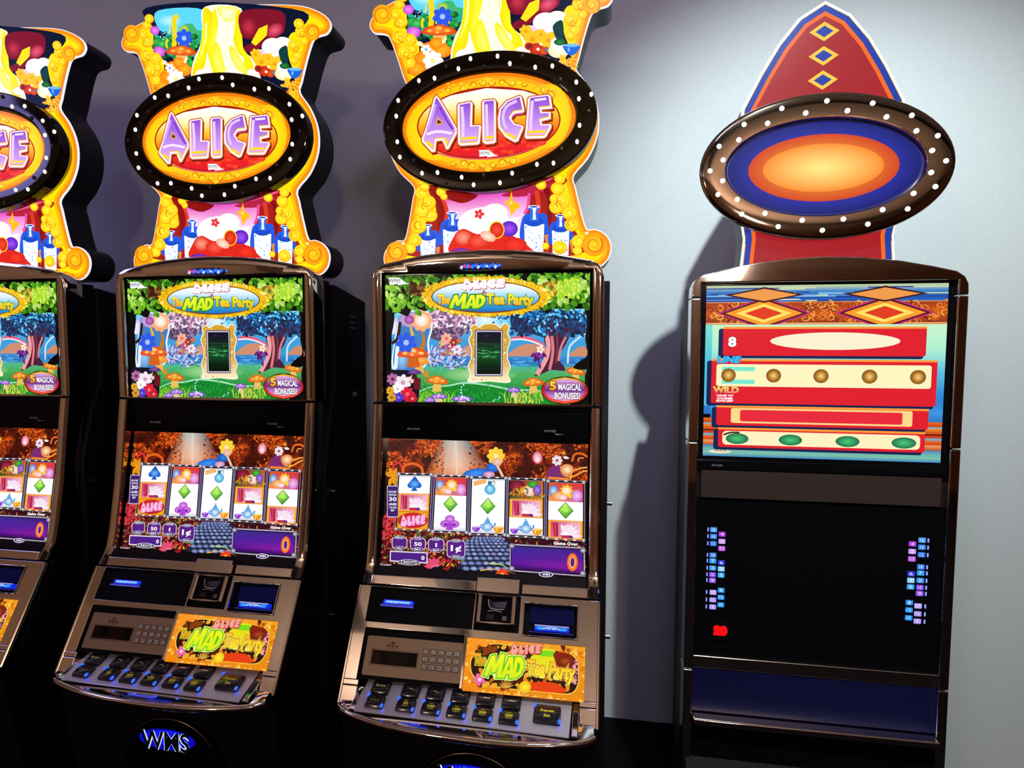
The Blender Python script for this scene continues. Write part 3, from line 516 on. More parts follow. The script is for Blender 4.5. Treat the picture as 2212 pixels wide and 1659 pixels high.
    def meter(x0, y0, x1, y1, top, val, bot, vs):
        a.r(x0-5, y0-5, x1+5, y1+5, '#1c0f30', 30); a.r(x0-2, y0-2, x1+2, y1+2, '#e4dff0', 28); a.r(x0+4, y0+4, x1-4, y1-4, '#5a1f86', 24); xm = (x0+x1)/2
        a.e(xm, y0, 44, 15, '#e4dff0'); a.e(xm, y0, 40, 12, '#3a1460'); a.e(xm, y1-2, 48, 18, '#e4dff0'); a.e(xm, y1-2, 44, 15, '#3a1460')
        a.t(top, xm, y0, 62, 13, '#fff', .03, rot=.04); a.t(bot, xm, y1-2, 58, 14, '#fff', .03, rot=.04)
        if val: a.t(val, xm, (y0+y1)/2+1, vs[0], vs[1], '#fff', .03, rot=.04)
    meter(240, 1215, 370, 1310, 'MENU', '', 'HELP', None); meter(398, 1222, 530, 1320, 'TOTAL', '50', 'BET', (66, 34)); meter(555, 1228, 690, 1330, 'LINE', '1', 'BET', (14, 34)); meter(716, 1242, 872, 1385, 'CHANGE', '1¢', 'DENOM', (92, 66))
    a.p([(222,1330),(548,1345),(545,1440),(220,1422)], '#efe9ff'); a.p([(230,1340),(540,1353),(537,1430),(228,1413)], '#4d1f86'); a.t('0', 507, 1392, 28, 36, '#fff', .03, rot=.04); a.e(385, 1430, 95, 25, '#efe9ff', .04); a.e(385, 1430, 88, 20, '#1c1226', .04); a.t('CREDITS', 385, 1430, 140, 24, '#f4f0ff', .02, rot=.04)
    a.t('Credit=', 185, 1450, 100, 16, '#f4d8d8', .02, rot=.06)
    a.p([(1258,1268),(1900,1300),(1898,1548),(1254,1502)], '#b8b0c8'); a.p([(1266,1280),(1890,1310),(1888,1538),(1262,1492)], '#1a0f2a')
    a.raw([(1276,1290),(1880,1320),(1880,1400),(1272,1380),(1880,1480),(1270,1440),(1878,1528),(1270,1482)], [(0,1,2,3),(3,2,4,5),(5,4,6,7)], [C_(c) for c in ('#3a2a8e','#3c1a80','#5a1a9a','#4a1f9a','#8a1aa0','#5c1496','#3a0a52','#2a0a4a')])
    for x, y in ((1275,1285),(1885,1325),(1880,1520),(1272,1480)): a.eg(x, y, 28, 24, '#d8d4e4', '#3a3444')
    a.eg(1793, 1425, 46, 78, '#ffb04a', '#f0641a', .03); a.eg(1793, 1425, 33, 62, '#ff9a3a', '#f8862a', .03); a.e(1793, 1425, 22, 48, '#ffd08a', .03); a.e(1793, 1425, 17, 40, '#5a1a90', .03)
    a.e(1566, 1530, 62, 24, '#efe9ff', .04); a.e(1566, 1530, 54, 18, '#3a1460', .04); a.t('WIN', 1566, 1530, 66, 22, '#fff', .03, rot=.04); a.t('Game Over', 1738, 1266, 208, 28, '#fff', .05, rot=.05, sp=1.15)
    return a.build('screen_picture', P_SCR, parent)

def art_glass(pl, parent):
    a = Art(pl, homog([(1070,505),(1950,585),(1940,1000),(1040,900)], [(-.007,.092),(.240,.092),(.240,.192),(-.007,.192)])); a.clip = (-.007, .240, .092, .192)
    a.pg([(1070,505),(1950,585),(1940,1000),(1040,900)], ['#ff9a2a','#f0a020','#e88a10','#f08a0c'])
    a.scatter(260, (1040,500,1950,1000), lambda x, y, r: a.e(x, y, r.uniform(8,26), r.uniform(6,14), r.choice(['#f8b83a','#e07a0c','#ffcf5a','#f0960f','#e8861a']), r.uniform(0,3), 10))
    D = catmull([(1240,560),(1420,575),(1620,600),(1800,620),(1880,680),(1895,770),(1890,870),(1830,930),(1640,915),(1400,890),(1240,860),(1130,800),(1098,720),(1120,640)], True, 5)
    a.p(offset_poly(D, 7), '#ffd04a'); a.p(D, '#2a1206')
    a.scatter(150, (1130,580,1860,890), lambda x, y, r: a.e(x, y, r.uniform(14,40), r.uniform(10,24), r.choice(['#c8640f','#8a3a0a','#e88a1a','#5a1c08','#f0b02a','#3a2a0c']), r.uniform(0,3), 10))
    a.b([(1600,600),(1720,610),(1730,700),(1700,760),(1560,800),(1520,700)], '#e8e01a'); a.p([(1615,605),(1712,614),(1712,655),(1610,650)], '#7adc1a'); a.b([(1720,620),(1840,640),(1880,720),(1840,760),(1760,740),(1720,680)], '#8a2408'); a.eg(1800, 690, 60, 40, '#b84a1a', '#6a1606')
    a.b([(1540,850),(1680,845),(1760,870),(1800,925),(1560,905)], '#e8400f'); flower(a, 1165, 820, 48, '#f06aa0', '#ffd8e8', 5, .5); a.eg(1500, 880, 46, 46, '#fff23a', '#f0b81a'); a.s_([(1465,905),(1445,890),(1455,860)], 8, '#f0b81a')
    for i in range(8): a.leaf(1360, 885, 75, 12, -2.9+i*.36, '#f0c04a', '#8a3a10')
    a.scatter(30, (1860,680,1890,860), lambda x, y, r: a.e(x, y, 10, 10, r.choice(['#c86aa0','#8a3a5a','#f0a0c8']), 0, 8))
    alice(a, 1385, 548, 1622, 648, ('#8a2a14', '#e8786a', '#f8a89a'), .08); a.t('&', 1495, 648, 30, 22, '#f8b0a0', .05)
    words(a, 'The', 1165, 672, 104, 98, .07, '#c8e83a', '#7a8a10', '#f8b02a', '#e8a01c', .035)
    mad(a, 1208, 630, 1492, 812, .07, '#eaff8a', '#5ac81a', '#f8f41c', '#d8f01c', .12)
    words(a, 'Tea Party', 1690, 772, 380, 172, .13, '#e8f27a', '#b86a10', '#f8c02a', '#fff03a', .04)
    a.scatter(40, (1130,895,1800,905), lambda x, y, r: a.r(x, y+(x-1130)*.105, x+12, y+5+(x-1130)*.105, '#ffe89a'))
    return a.build('glass_picture', P_GLS, parent)

OUT_HALF = [(0,2.446),(.10,2.442),(.197,2.432),(.24,2.420),(.270,2.404),(.285,2.388),(.287,2.372),(.276,2.358),(.256,2.354),(.243,2.348),(.234,2.330),(.222,2.295),(.209,2.250),(.203,2.226),(.228,2.190),(.246,2.150),(.252,2.110),(.246,2.068),(.225,2.026),(.192,1.990),(.196,1.962),(.206,1.915),(.219,1.868),(.236,1.866),(.255,1.858),(.270,1.842),(.275,1.822),(.270,1.800),(.258,1.785),(.245,1.778),(.236,1.777),(.18,1.777),(.06,1.777)]
def topper_outline():
    return catmull(OUT_HALF+[(-x, z) for x, z in reversed(OUT_HALF[1:])], True, 3)
TH = math.radians(1.7)
def unrot(u, v, cz=2.11):
    x, z = u-.001, v-cz; c, d = math.cos(-TH), math.sin(-TH); return (x*c-z*d, cz+x*d+z*c)
H07 = homog([(0,0),(2212,0),(2212,2350),(0,2350)], [(-0.31615,2.42942),(0.2955,2.3762),(0.30426,1.76596),(-0.32498,1.77611)])
H02 = homog([(0,0),(2212,0),(2212,2350),(0,2350)], [(-0.29481,2.39951),(0.29478,2.3482),(0.30322,1.75998),(-0.30333,1.76975)])
def art_topper(pl, parent):
    a = Art(pl, lambda x, y: unrot(*H07(x, y))); me_ = lambda x, y: (x, y); px = a.mp
    a.mp = me_; O = topper_outline(); n = len(O)
    a.p(offset_poly(O, -.0021), '#f08a06'); a.p(offset_poly(O, -.010), '#fbb410'); a.p(offset_poly(O, -.018), '#ffdc06')
    a.mp = px
    # garden picture at the top
    a.b([(320,-120),(380,40),(395,150),(385,250),(480,330),(500,440),(470,520),(430,640),(1000,700),(1700,640),(1800,560),(1770,380),(1740,300),(1720,160),(1760,60),(1850,20),(1880,-150),(1000,-200)], '#07122e')
    a.b([(440,-100),(900,-120),(900,150),(760,200),(560,120),(440,60)], '#59cdf2'); a.eg(560, -10, 130, 60, '#b8f0ff', '#59cdf2'); a.b([(660,90),(700,20),(780,10),(820,60),(880,80),(880,200),(760,220)], '#3fae6a'); a.eg(700, 60, 46, 36, '#e0d83a', '#6ab84a')
    a.scatter(120, (390,120,900,330), lambda x, y, r: a.e(x, y, r.uniform(16,42), r.uniform(12,28), r.choice(['#1c8a3a','#0f5a2a','#3ab84a','#1fa88a','#0a3a2a']), r.uniform(0,3), 10))
    a.scatter(46, (460,90,600,180), lambda x, y, r: a.e(x, y, r.uniform(3,7), r.uniform(3,7), r.choice(['#bff4ff','#3fa0b0','#0a2a3a']), 0, 7))
    a.eg(410, 85, 48, 42, '#f48af0', '#b83cc8'); a.eg(455, 275, 60, 54, '#f08aec', '#b83cc8'); a.eg(440, 190, 60, 40, '#3fc85a', '#157a30'); a.eg(480, 205, 50, 34, '#5ad06a', '#1a8a3a')
    for pts, w_ in (([(600,230),(610,100),(600,-20),(640,-60)], 46), ([(640,190),(690,200),(760,190)], 30), ([(530,240),(525,190),(540,160)], 20), ([(550,110),(560,70),(555,40)], 14)): a.s_(pts, w_, '#f8d012')
    flower(a, 700, 145, 84, '#2a56e0', '#9ac0ff', 7, .2)
    shroom(a, 670, 275, 290, 150, '#d83a12', '#ff8a32', '#f0b060', '#ffb83a')
    for x, y, r in ((600,430,90),(700,430,80),(560,520,110),(480,590,80),(650,370,60)): a.eg(x, y, r, r*.8, '#ffb428', '#ee7a0a')
    flower(a, 620, 520, 84, '#ffffff', '#ffe890', 8); flower(a, 560, 425, 44, '#f4fbff', '#5ab0f0', 6); a.leaf(480, 360, 80, 40, .5, '#fff0d0', '#f0c890'); a.leaf(700, 380, 90, 36, -1.2, '#fff0d0', '#f4c060'); a.eg(765, 370, 30, 34, '#2fd05a', '#128a30')
    # big golden lily
    a.b([(905,-150),(880,60),(860,200),(800,330),(770,470),(800,560),(1100,560),(1440,560),(1440,420),(1390,320),(1290,230),(1250,100),(1265,-150)], '#fff6d8')
    def petal(pts, col, c2=None, w_=0):
        P_ = catmull(pts, True, 6); cx = sum(p[0] for p in P_)/len(P_); cy = sum(p[1] for p in P_)/len(P_)
        a.raw([(cx, cy)]+P_, [(0, i+1, (i+1) % len(P_)+1) for i in range(len(P_))], [C_(c2 or col)]+[C_(col)]*len(P_))
    petal([(900,-140),(1000,-60),(985,120),(930,260),(900,400),(800,520),(790,420),(850,260),(880,100)], '#ffd400', '#fff21a')
    petal([(1255,-140),(1190,-20),(1190,140),(1230,250),(1320,330),(1350,430),(1300,520),(1400,500),(1370,330),(1290,220),(1250,90)], '#ffd800', '#fff21a')
    petal([(1000,-140),(960,60),(930,230),(960,370),(1010,480),(1060,420),(1010,300),(1010,150),(1040,0)], '#ffe000', '#fff648')
    petal([(1030,-150),(1080,-40),(1180,-30),(1230,-150)], '#ffe84a', '#fffbe0')
    petal([(1010,170),(1060,230),(1100,380),(1150,500),(1060,520),(1000,420),(960,300)], '#ffe400', '#fff86a')
    petal([(1150,200),(1210,230),(1270,330),(1330,420),(1290,480),(1220,400),(1160,300)], '#ffe000', '#fffa8a')
    for pts in ([(1080,-60),(1060,120),(1070,260)], [(1200,-60),(1190,100),(1150,210)], [(920,0),(910,160),(850,330)]): a.s_(pts, 16, '#fffce8', taper=True)
    a.eg(900, 480, 90, 60, '#ffffff', '#fbe6f6'); a.eg(1190, 470, 110, 50, '#ffffff', '#fff2f8'); a.eg(1380, 440, 60, 40, '#ffffff', '#f8dcf0')
    # red cap, blossoms and the blue cup
    a.b([(1270,-120),(1660,-140),(1700,20),(1640,90),(1500,180),(1330,250),(1300,200),(1440,130),(1280,110)], '#7c1026'); a.eg(1600, 40, 90, 60, '#ec5a7a', '#9a1834', -.5); a.eg(1340, 20, 80, 90, '#c83048', '#7c1026'); a.p([(1440,30),(1530,-10),(1520,90),(1410,190),(1365,160)], '#f8dc14')
    a.eg(1580, 200, 110, 90, '#ffffff', '#fff0e8'); a.eg(1680, 145, 80, 48, '#ffffff', '#ffeede'); a.eg(1620, 290, 70, 70, '#ffffff', '#fbe0f0'); a.eg(1450, 260, 60, 40, '#f8b0d8', '#f4d0e8')
    for x, y, r in ((1410,270,56),(1470,340,80),(1600,350,70),(1660,310,44),(1540,300,50)): flower(a, x, y, r, '#ffc020', '#ff9a0a', 7, x)
    for x, y, r, c in ((1500,420,60,'#e03a1a'),(1560,440,44,'#f0641c'),(1590,430,30,'#1c8aa0'),(1440,400,40,'#4a1a1c')): a.eg(x, y, r, r*.8, c, '#c02814')
    a.eg(1540, 380, 14, 14, '#fff', '#ffe0a0'); a.eg(1515, 425, 14, 14, '#fff', '#ffe0a0'); a.eg(1690, 440, 90, 60, '#fffbe8', '#f4e0a8'); a.eg(1680, 380, 60, 60, '#ffffff', '#f6ead8'); a.b([(1640,230),(1720,180),(1730,320),(1680,350)], '#0a3a3c'); a.eg(1700, 365, 50, 28, '#1f8a3a', '#0a4a1c')
    a.scatter(40, (1700,490,1830,620), lambda x, y, r: a.leaf(x, y, 60, 30, r.uniform(0,6.3), r.choice(['#f88a0c','#ffb81c','#e8660a']), '#ffd23a'))
    cup(a, 1800, 432, 66, '#1c62d8', '#6ab8ff')
    # gilded frame lumps
    GL = [(330,40,40),(345,190,56),(330,320,60),(420,340,56),(390,450,70),(420,540,50),(300,130,40),(1790,170,56),(1820,260,50),(1790,310,40),(1860,40,56),(1890,130,40),(1840,-30,50),(440,420,40),(360,-20,44)]
    for x, y, r in GL: a.e(x+4, y+6, r, r*.9, '#e88a08'); a.eg(x, y, r, r*.9, '#fff03a', '#ffc60c')
    for x, y in ((320,205),(350,330),(400,470),(1815,200),(1880,60)): a.spiral(x, y, 34, 1.2, 9, '#d8780a', 1)
    for x, y, r in GL:
        a.spiral(x, y, r*.72, 1.15, r*.17, '#f2a60e', x*.7, 1 if int(x) % 2 else -1)
    for x, y, r, a0, sg in ((190,130,84,2.2,1),(1975,45,80,.8,-1)):
        a.eg(x, y, r, r, '#ffd21a', '#fb9c0c'); a.spiral(x, y, r*.86, 1.6, 16, '#e47c06', a0, sg)
    # theatre picture at the bottom
    Y = 1501
    a.b([(580,Y+60),(1680,Y+10),(1690,Y+120),(1640,Y+220),(1650,Y+300),(1740,Y+330),(1830,Y+470),(1830,Y+680),(460,Y+690),(480,Y+560),(560,Y+400),(640,Y+340),(640,Y+260),(590,Y+150)], '#a01c14')
    a.raw([(720,Y+190),(1440,Y+130),(1400,Y+400),(760,Y+420),(1400,Y+640),(760,Y+640)], [(0,1,2,3),(3,2,4,5)], [C_(c) for c in ('#d840b0','#e050c0','#fbd8f4','#fff0fc','#fff','#fff')])
    a.b([(600,Y+110),(900,Y+150),(1000,Y+175),(880,Y+235),(740,Y+200),(620,Y+160)], '#8a1010'); a.b([(1200,Y+170),(1400,Y+110),(1660,Y+60),(1560,Y+140),(1380,Y+180)], '#b02040')
    a.b([(680,Y+70),(1100,Y+120),(1640,Y+20),(1400,Y+110),(1050,Y+150)], '#e85a8a')
    for pts, w_, c in (([(640,Y+150),(690,Y+300),(680,Y+460)], 46, '#8a100e'), ([(700,Y+190),(740,Y+300),(720,Y+420)], 30, '#d83a24'), ([(1500,Y+130),(1520,Y+260),(1500,Y+420)], 40, '#d8362a'), ([(1580,Y+110),(1620,Y+240),(1600,Y+420)], 44, '#7e0e0e'), ([(1440,Y+150),(1430,Y+260),(1400,Y+330)], 26, '#e04a9a')): a.s_(pts, w_, c)
    # blue and white vases
    for x, y, s in ((575,Y+450,.86),(785,Y+350,1.05),(1480,Y+300,1.1),(1705,Y+370,.95)):
        a.b([(x-90*s,y+60*s),(x-40*s,y+20*s),(x,y+30*s),(x+40*s,y+20*s),(x+100*s,y+40*s),(x+110*s,y+200*s),(x+60*s,y+230*s),(x-70*s,y+230*s),(x-110*s,y+200*s)], '#1c56d8')
        a.p([(x-75*s,y+105*s),(x+80*s,y+105*s),(x+72*s,min(y+340*s,Y+690)),(x-68*s,min(y+340*s,Y+690))], '#eefaff'); a.e(x, y+85*s, 72*s, 38*s, '#1648c0'); a.p([(x-46*s,y-30*s),(x+46*s,y-30*s),(x+24*s,y+20*s),(x+40*s,y+80*s),(x-40*s,y+80*s),(x-24*s,y+20*s)], '#2a66e0'); a.p([(x-12*s,y-26*s),(x+22*s,y-26*s),(x+12*s,y+20*s),(x+18*s,y+70*s),(x-10*s,y+70*s),(x-6*s,y+20*s)], '#dcebff'); a.e(x, y-30*s, 46*s, 12*s, '#f4faff'); a.e(x, y-30*s, 34*s, 7*s, '#1c4ab8')
        a.scatter(30, (x-66*s,y+120*s,x+66*s,min(y+320*s,Y+680)), lambda px_, py_, r: a.e(px_, py_, r.uniform(3,8), r.uniform(3,6), r.choice(['#5aa0f0','#2a66d8','#a8d0ff']), r.uniform(0,3), 7))
        a.p([(x+80*s,y+190*s),(x+125*s,y+180*s),(x+105*s,y+320*s)], '#d8863a')
    # white and red teapot with gold and jewels
    a.eg(1060, Y+420, 230, 150, '#ffffff', '#fbe8f6'); a.eg(1150, Y+320, 110, 80, '#ffffff', '#fde8e4'); a.eg(930, Y+430, 90, 110, '#ffffff', '#fff2f0')
    a.b([(800,Y+520),(880,Y+455),(1000,Y+500),(1120,Y+470),(1230,Y+490),(1330,Y+530),(1430,Y+600),(1440,Y+680),(800,Y+680)], '#d82418'); a.eg(880, Y+530, 76, 66, '#f69a80', '#d82a1c'); a.eg(1010, Y+560, 90, 60, '#ee5a44', '#d82418'); a.eg(1320, Y+590, 100, 60, '#f03a24', '#d01c14'); a.eg(860, Y+660, 90, 40, '#a040d0', '#5a1a9a')
    a.p([(1190,Y+380),(1370,Y+350),(1330,Y+400),(1210,Y+410)], '#f4fbff'); a.eg(1270, Y+455, 74, 66, '#a04af0', '#4a12b0'); a.eg(1165, Y+465, 62, 70, '#f04a2a', '#c0180f'); a.s_([(1165+62*math.cos(t), Y+465+70*math.sin(t)) for t in (i*.63 for i in range(10))], 10, '#f8c81c', closed=True, smooth=2)
    a.p([(1290,Y+140),(1305,Y+215),(1370,Y+255),(1320,Y+300),(1290,Y+350),(1270,Y+270),(1225,Y+230),(1270,Y+205)], '#f8b80c'); a.eg(1285, Y+235, 24, 24, '#fff08a', '#f0a00a')
    flower(a, 1015, Y+330, 42, '#e02a3a', '#ff9aa0', 5); a.eg(1090, Y+520, 70, 40, '#ffe4d0', '#f0a088', .4)
    for x, y, r in ((530,Y+150,60),(580,Y+230,66),(600,Y+340,58),(530,Y+300,60),(500,Y+430,66),(470,Y+550,56),(430,Y+620,46),(1680,Y+110,56),(1660,Y+200,46),(1720,Y+220,66),(1670,Y+270,60),(1780,Y+320,60),(1800,Y+420,60),(1860,Y+560,60),(1700,Y+610,60),(1850,Y+640,40),(1580,Y+600,30),(1540,Y+80,44),(1700,Y+30,46),(690,Y+140,40),(715,Y+180,30),(550,Y+100,40)): a.e(x+3, y+6, r, r*.9, '#e88a08'); a.eg(x, y, r, r*.9, '#fff23a', '#ffc80c')
    for x, y, r in ((530,Y+150,60),(580,Y+230,66),(600,Y+340,58),(500,Y+430,66),(470,Y+550,56),(1720,Y+220,66),(1670,Y+270,60),(1780,Y+320,60),(1800,Y+420,60),(1860,Y+560,60),(1700,Y+610,60)): a.spiral(x, y, r*.72, 1.15, r*.17, '#f2a60e', x*.7, 1 if int(x) % 2 else -1)
    for x, y in ((560,Y+260),(500,Y+420),(1700,Y+240),(1800,Y+400)): a.spiral(x, y, 36, 1.2, 9, '#d8780a', 2)
    for x, y, r, a0, sg in ((315,Y+655,92,3.8,-1),(1990,Y+590,100,5.5,1)):
        a.eg(x, y, r, r, '#ffd21a', '#f99408'); a.spiral(x, y, r*.8, 1.6, 16, '#e27404', a0, sg)
    a.eg(1930, Y+492, 16, 12, '#fff', '#ffe060'); a.eg(370, Y+580, 16, 12, '#fff', '#ffe060')
    return a.build('panel_picture', P_TOP, parent)

def art_oval(pl, parent):
    a = Art(pl, lambda x, y: unrot(*H02(x, y))); px = a.mp; a.mp = lambda x, y: (x, y)
    a.e(0, 2.109, .201, .1095, '#e87a06', 0, 64); a.e(0, 2.109, .193, .102, '#f8a010', 0, 64); a.e(0, 2.109, .182, .094, '#ffc40c', 0, 64); a.eg(-.12, 2.105, .07, .07, '#ffee10', '#ffc40c'); a.eg(.14, 2.112, .05, .07, '#ffee10', '#ffc40c')
    a.mp = px
    # scroll ornaments
    for x, y, r, a0, sg in ((870,740,50,0,1),(960,715,40,3,1),(1040,690,44,3,-1),(1110,690,44,0,1),(1200,695,40,0,-1),(1290,690,46,3,-1),(1390,705,34,0,1),(1560,750,50,0,1),(1620,800,54,3,1),(740,760,36,3,1),(870,1390,46,0,-1),(950,1405,44,3,1),(1040,1400,40,3,-1),(1120,1395,40,0,1),(1200,1380,44,0,-1),(1300,1360,50,3,-1),(780,1385,34,0,1)):
        a.eg(x, y, r, r*.8, '#ffe22a', '#f8b40c'); a.spiral(x, y, r*.8, 1.3, 9, '#c8540a', a0, sg)
    for x, y in ((1075,660),(1080,1425)):
        for k in (-.7, -.35, 0, .35, .7): a.leaf(x, y+30, 56, 16, -1.57+k, '#ffe63a', '#f0a80c')
    a.scatter(60, (640,690,1700,800), lambda x, y, r: ((x-1090)/610)**2+((y-1030)/350)**2 > 1 and ((x-1090)/700)**2+((y-1030)/400)**2 < 1 and a.s_([(x,y),(x+14,y-8),(x+24,y+4)], 6, r.choice(['#c8640a','#e88a0c','#fff03a']), smooth=2))
    # inner oval
    a.e(1088, 1040, 618, 312, '#a01c08', -.07, 60); a.ev(1088, 1040, 606, 300, ['#fffaf2','#fff4dc','#ffe49a','#ffc42a','#f8a018','#f07414','#e8301c','#e01c20','#d8182a'], -.07)
    a.scatter(60, (560,1150,1640,1320), lambda x, y, r: ((x-1088)/590)**2+((y-1040)/285)**2 < 1 and a.eg(x, y, r.uniform(20,50), r.uniform(14,26), '#f0502a', '#e42a20', 0, 12))
    a.s_([(640,1295),(800,1335),(1000,1350),(1250,1325),(1480,1250),(1620,1150)], 16, '#f05a6a', taper=True)
    alice(a, 515, 795, 1635, 1290, 'big')
    wms(a, 1010, 1300, 130)
    return a.build('face_picture', P_TOP, parent)

def art_right(pl, parent, X0):
    """upper glass of the right-hand machine: u across (0..1), v down (0..1)"""
    a = Art(pl, lambda u, v: (X0-.236+.472*u, 1.733-.368*v)); a.clip = (X0-.236, X0+.236, 1.365, 1.733)
    a.rg(0, 0, 1, .105, '#c8d8a0', '#3a86c8', '#1c4aa8', '#2f78c4'); a.scatter(30, (0,.01,1,.1), lambda x, y, r: a.s_([(x-.1,y),(x+.1,y)], .006, r.choice(['#7ab8e8','#1a3a90','#d8e0b0']), smooth=0))
    a.rg(0, .095, 1, .10, '#f0b060', '#d8601c'); a.rg(0, .10, 1, .222, '#a8380c', '#c8541a', '#8a2a10'); a.scatter(150, (0,.105,1,.217), lambda x, y, r: a.spiral(x, y, .02, 1.1, .006, r.choice(['#f09030','#e06a1c','#6a1a20','#ffb84a']), r.uniform(0,6)))
    a.rg(0, .215, 1, .225, '#ffd890', '#c8501c')
    for cx in (.25, .75):
        a.p([(cx-.20,.16),(cx,.065),(cx+.20,.16),(cx,.255)], '#c82a6a'); a.p([(cx-.185,.16),(cx,.075),(cx+.185,.16),(cx,.245)], '#4a0c24'); a.p([(cx-.165,.16),(cx,.085),(cx+.165,.16),(cx,.235)], '#ff9a2a'); a.p([(cx-.12,.16),(cx,.105),(cx+.12,.16),(cx,.215)], '#ffe060'); a.p([(cx-.08,.16),(cx,.123),(cx+.08,.16),(cx,.197)], '#e03a1c')
        a.p([(cx-.17,.055),(cx,.01),(cx+.17,.055),(cx,.10)], '#40101c'); a.p([(cx-.14,.055),(cx,.02),(cx+.14,.055),(cx,.09)], '#f09a4a')
    a.rg(0, .225, 1, .75, '#c8f4c8', '#b0f0d0', '#5ac0e0', '#2f8ad8', '#2a70c8'); a.rg(.0, .225, .03, .70, '#7ae0d0', '#4ac0e0', '#5ab8f0')
    a.rg(.03, .66, 1, .78, '#2f7fd0', '#3a96e0', '#2a6cc0')
    for y, c in ((.775,'#f0641c'),(.803,'#7ab8c0'),(.812,'#f8862a'),(.85,'#d8401c'),(.866,'#7ab0c0'),(.880,'#f0641c'),(.905,'#f0a060')): a.rg(0, y-.003, 1, y+.030, c, '#b8300f' if c[1] in 'fd' else '#5a90b0')
    a.rg(0, .932, 1, 1, '#4a80b8', '#6ab0b0', '#7ac0a8', '#3a80c0')
    def card(x0, y0, x1, y1, hue='#e01c2c'):
        a.r(x0-.02, y0+.01, x1-.01, y1+.015, '#12204e', .012); a.r(x0, y0, x1, y1, hue, .012); a.r(x0, y0, x1, y0+.012, '#ff9a3a')
    card(.078, .238, .922, .405); a.t('8', .118, .325, .036, .06, '#fff', .05, .03, '#7a0a14'); a.e(.55, .32, .27, .05, '#f8f0d0')
    card(.030, .425, .970, .685); a.r(.052, .455, .948, .585, '#fff4c0', .012); a.r(.075, .47, .22, .495, '#7ae8d0', .008); a.r(.075, .545, .22, .57, '#7ae8d0', .008)
    for cx in (.105, .30, .5, .70, .895): a.eg(cx, .52, .032, .040, '#e8a83a', '#7a4a0c'); a.eg(cx, .52, .020, .026, '#f8d080', '#b0741c')
    a.t('LINE', .105, .428, .100, .040, '#3ac0f8', .05, .035, '#0a2a7a', shear=.2); a.t('WILD', .095, .606, .115, .040, '#ffe060', .06, .04, '#6a1a6a', col2='#f8705a')
    for y, t_, w_ in ((.640,'ONE W',.075),(.656,'COMB',.07),(.671,'EXCEP',.075)): a.t(t_, .092, y, w_, .012, '#fff', .05)
    card(.056, .698, .944, .815); a.r(.12, .712, .88, .80, '#ffd88a', .01); a.r(.16, .722, .84, .79, '#e8283a', .01); card(.066, .828, .934, .945); a.r(.085, .848, .915, .93, '#fff0c0', .02)
    for cx in (.15, .38, .62, .85): a.eg(cx, .893, .05, .032, '#4ac878', '#1a6a4a')
    a.s_([(.09,.872),(.12,.858),(.16,.856)], .01, '#3a2a1a', smooth=3)
    a.e(.075, .972, .05, .011, '#e8e0c0'); a.t('WMS', .078, .966, .055, .012, '#14141c', .0)
    return a.build('screen_picture', P_SCR, parent)
# ================================================================== the room
WY = .55; CEIL = 3.0
WALLM = mat('painted_wall', (.60, .645, .67), .75, 0, .3, noise='#bcc4c8', bump=.10, nscale=170)
BEIGE = mat('beige_plaster', (.62, .44, .31), .8, 0, .3, noise='#c2a184', nscale=3)
BROWN = mat('brown_panelling', (.20, .095, .05), .5, 0, .4, noise='#56301c', nscale=4)
CARPET = mat('dark_carpet', (.012, .010, .012), .95, 0, .1, bump=.5, nscale=300)
CEILM = mat('warm_ceiling', (.84, .70, .60), .85, 0, .2)
struct('floor', MB().box(-4.2, 4.2, -6, WY+.1, -.1, 0), CARPET)
struct('wall_back', MB().box(-4.2, 4.2, WY, WY+.1, 0, CEIL), WALLM)
struct('wall_front', MB().box(-4.2, 4.2, -6.1, -6, 0, CEIL), mat('umber_plaster', (.20, .13, .09), .8, 0, .3, noise='#8a6a50', nscale=1.5))
struct('wall_left', MB().box(-4.3, -4.2, -6, WY+.1, 0, CEIL), BEIGE)
struct('wall_right', MB().box(4.2, 4.3, -6, WY+.1, 0, CEIL), BROWN)
struct('ceiling', MB().box(-4.2, 4.2, -6, WY+.1, CEIL, CEIL+.1), CEILM)
# brown wainscot of the opposite wall (seen only as reflections); unseen dark door added for black reflections
struct('trim_1', MB().box(-.6, 4.2, -6, -5.9, 0, 2.5), BROWN)
for k, (y0, y1) in enumerate(((-2.15, -1.8), (-5.0, -4.7))): struct('trim_%d' % (k+2), MB().box(-4.2, 4.2, y0, y1, CEIL-.07, CEIL), mat('dark_reflection_patch', (.015, .011, .010), .6))  # unseen dark ceiling strips added to give the chrome dark reflections
for k, x in enumerate((-.95, .62, -.30, -1.75, -.5)): struct('trim_%d' % (k+5), MB().box(x-.10-.05*(k % 3), x+.14, (-3.5, -3.25, -3.9, -3.15, -2.65)[k], (-2.75, -2.5, -3.3, -2.8, -2.45)[k], CEIL-.05, CEIL), mat('dark_reflection_patch', (.015, .011, .010), .6))  # unseen ceiling patches, added and shaped for contrast in the chrome
d1 = struct('reflection_door_1', MB().box(-2.6, -1.6, -6, -5.92, 0, 2.25), mat('dark_reflection_door', (.02, .014, .012), .5))
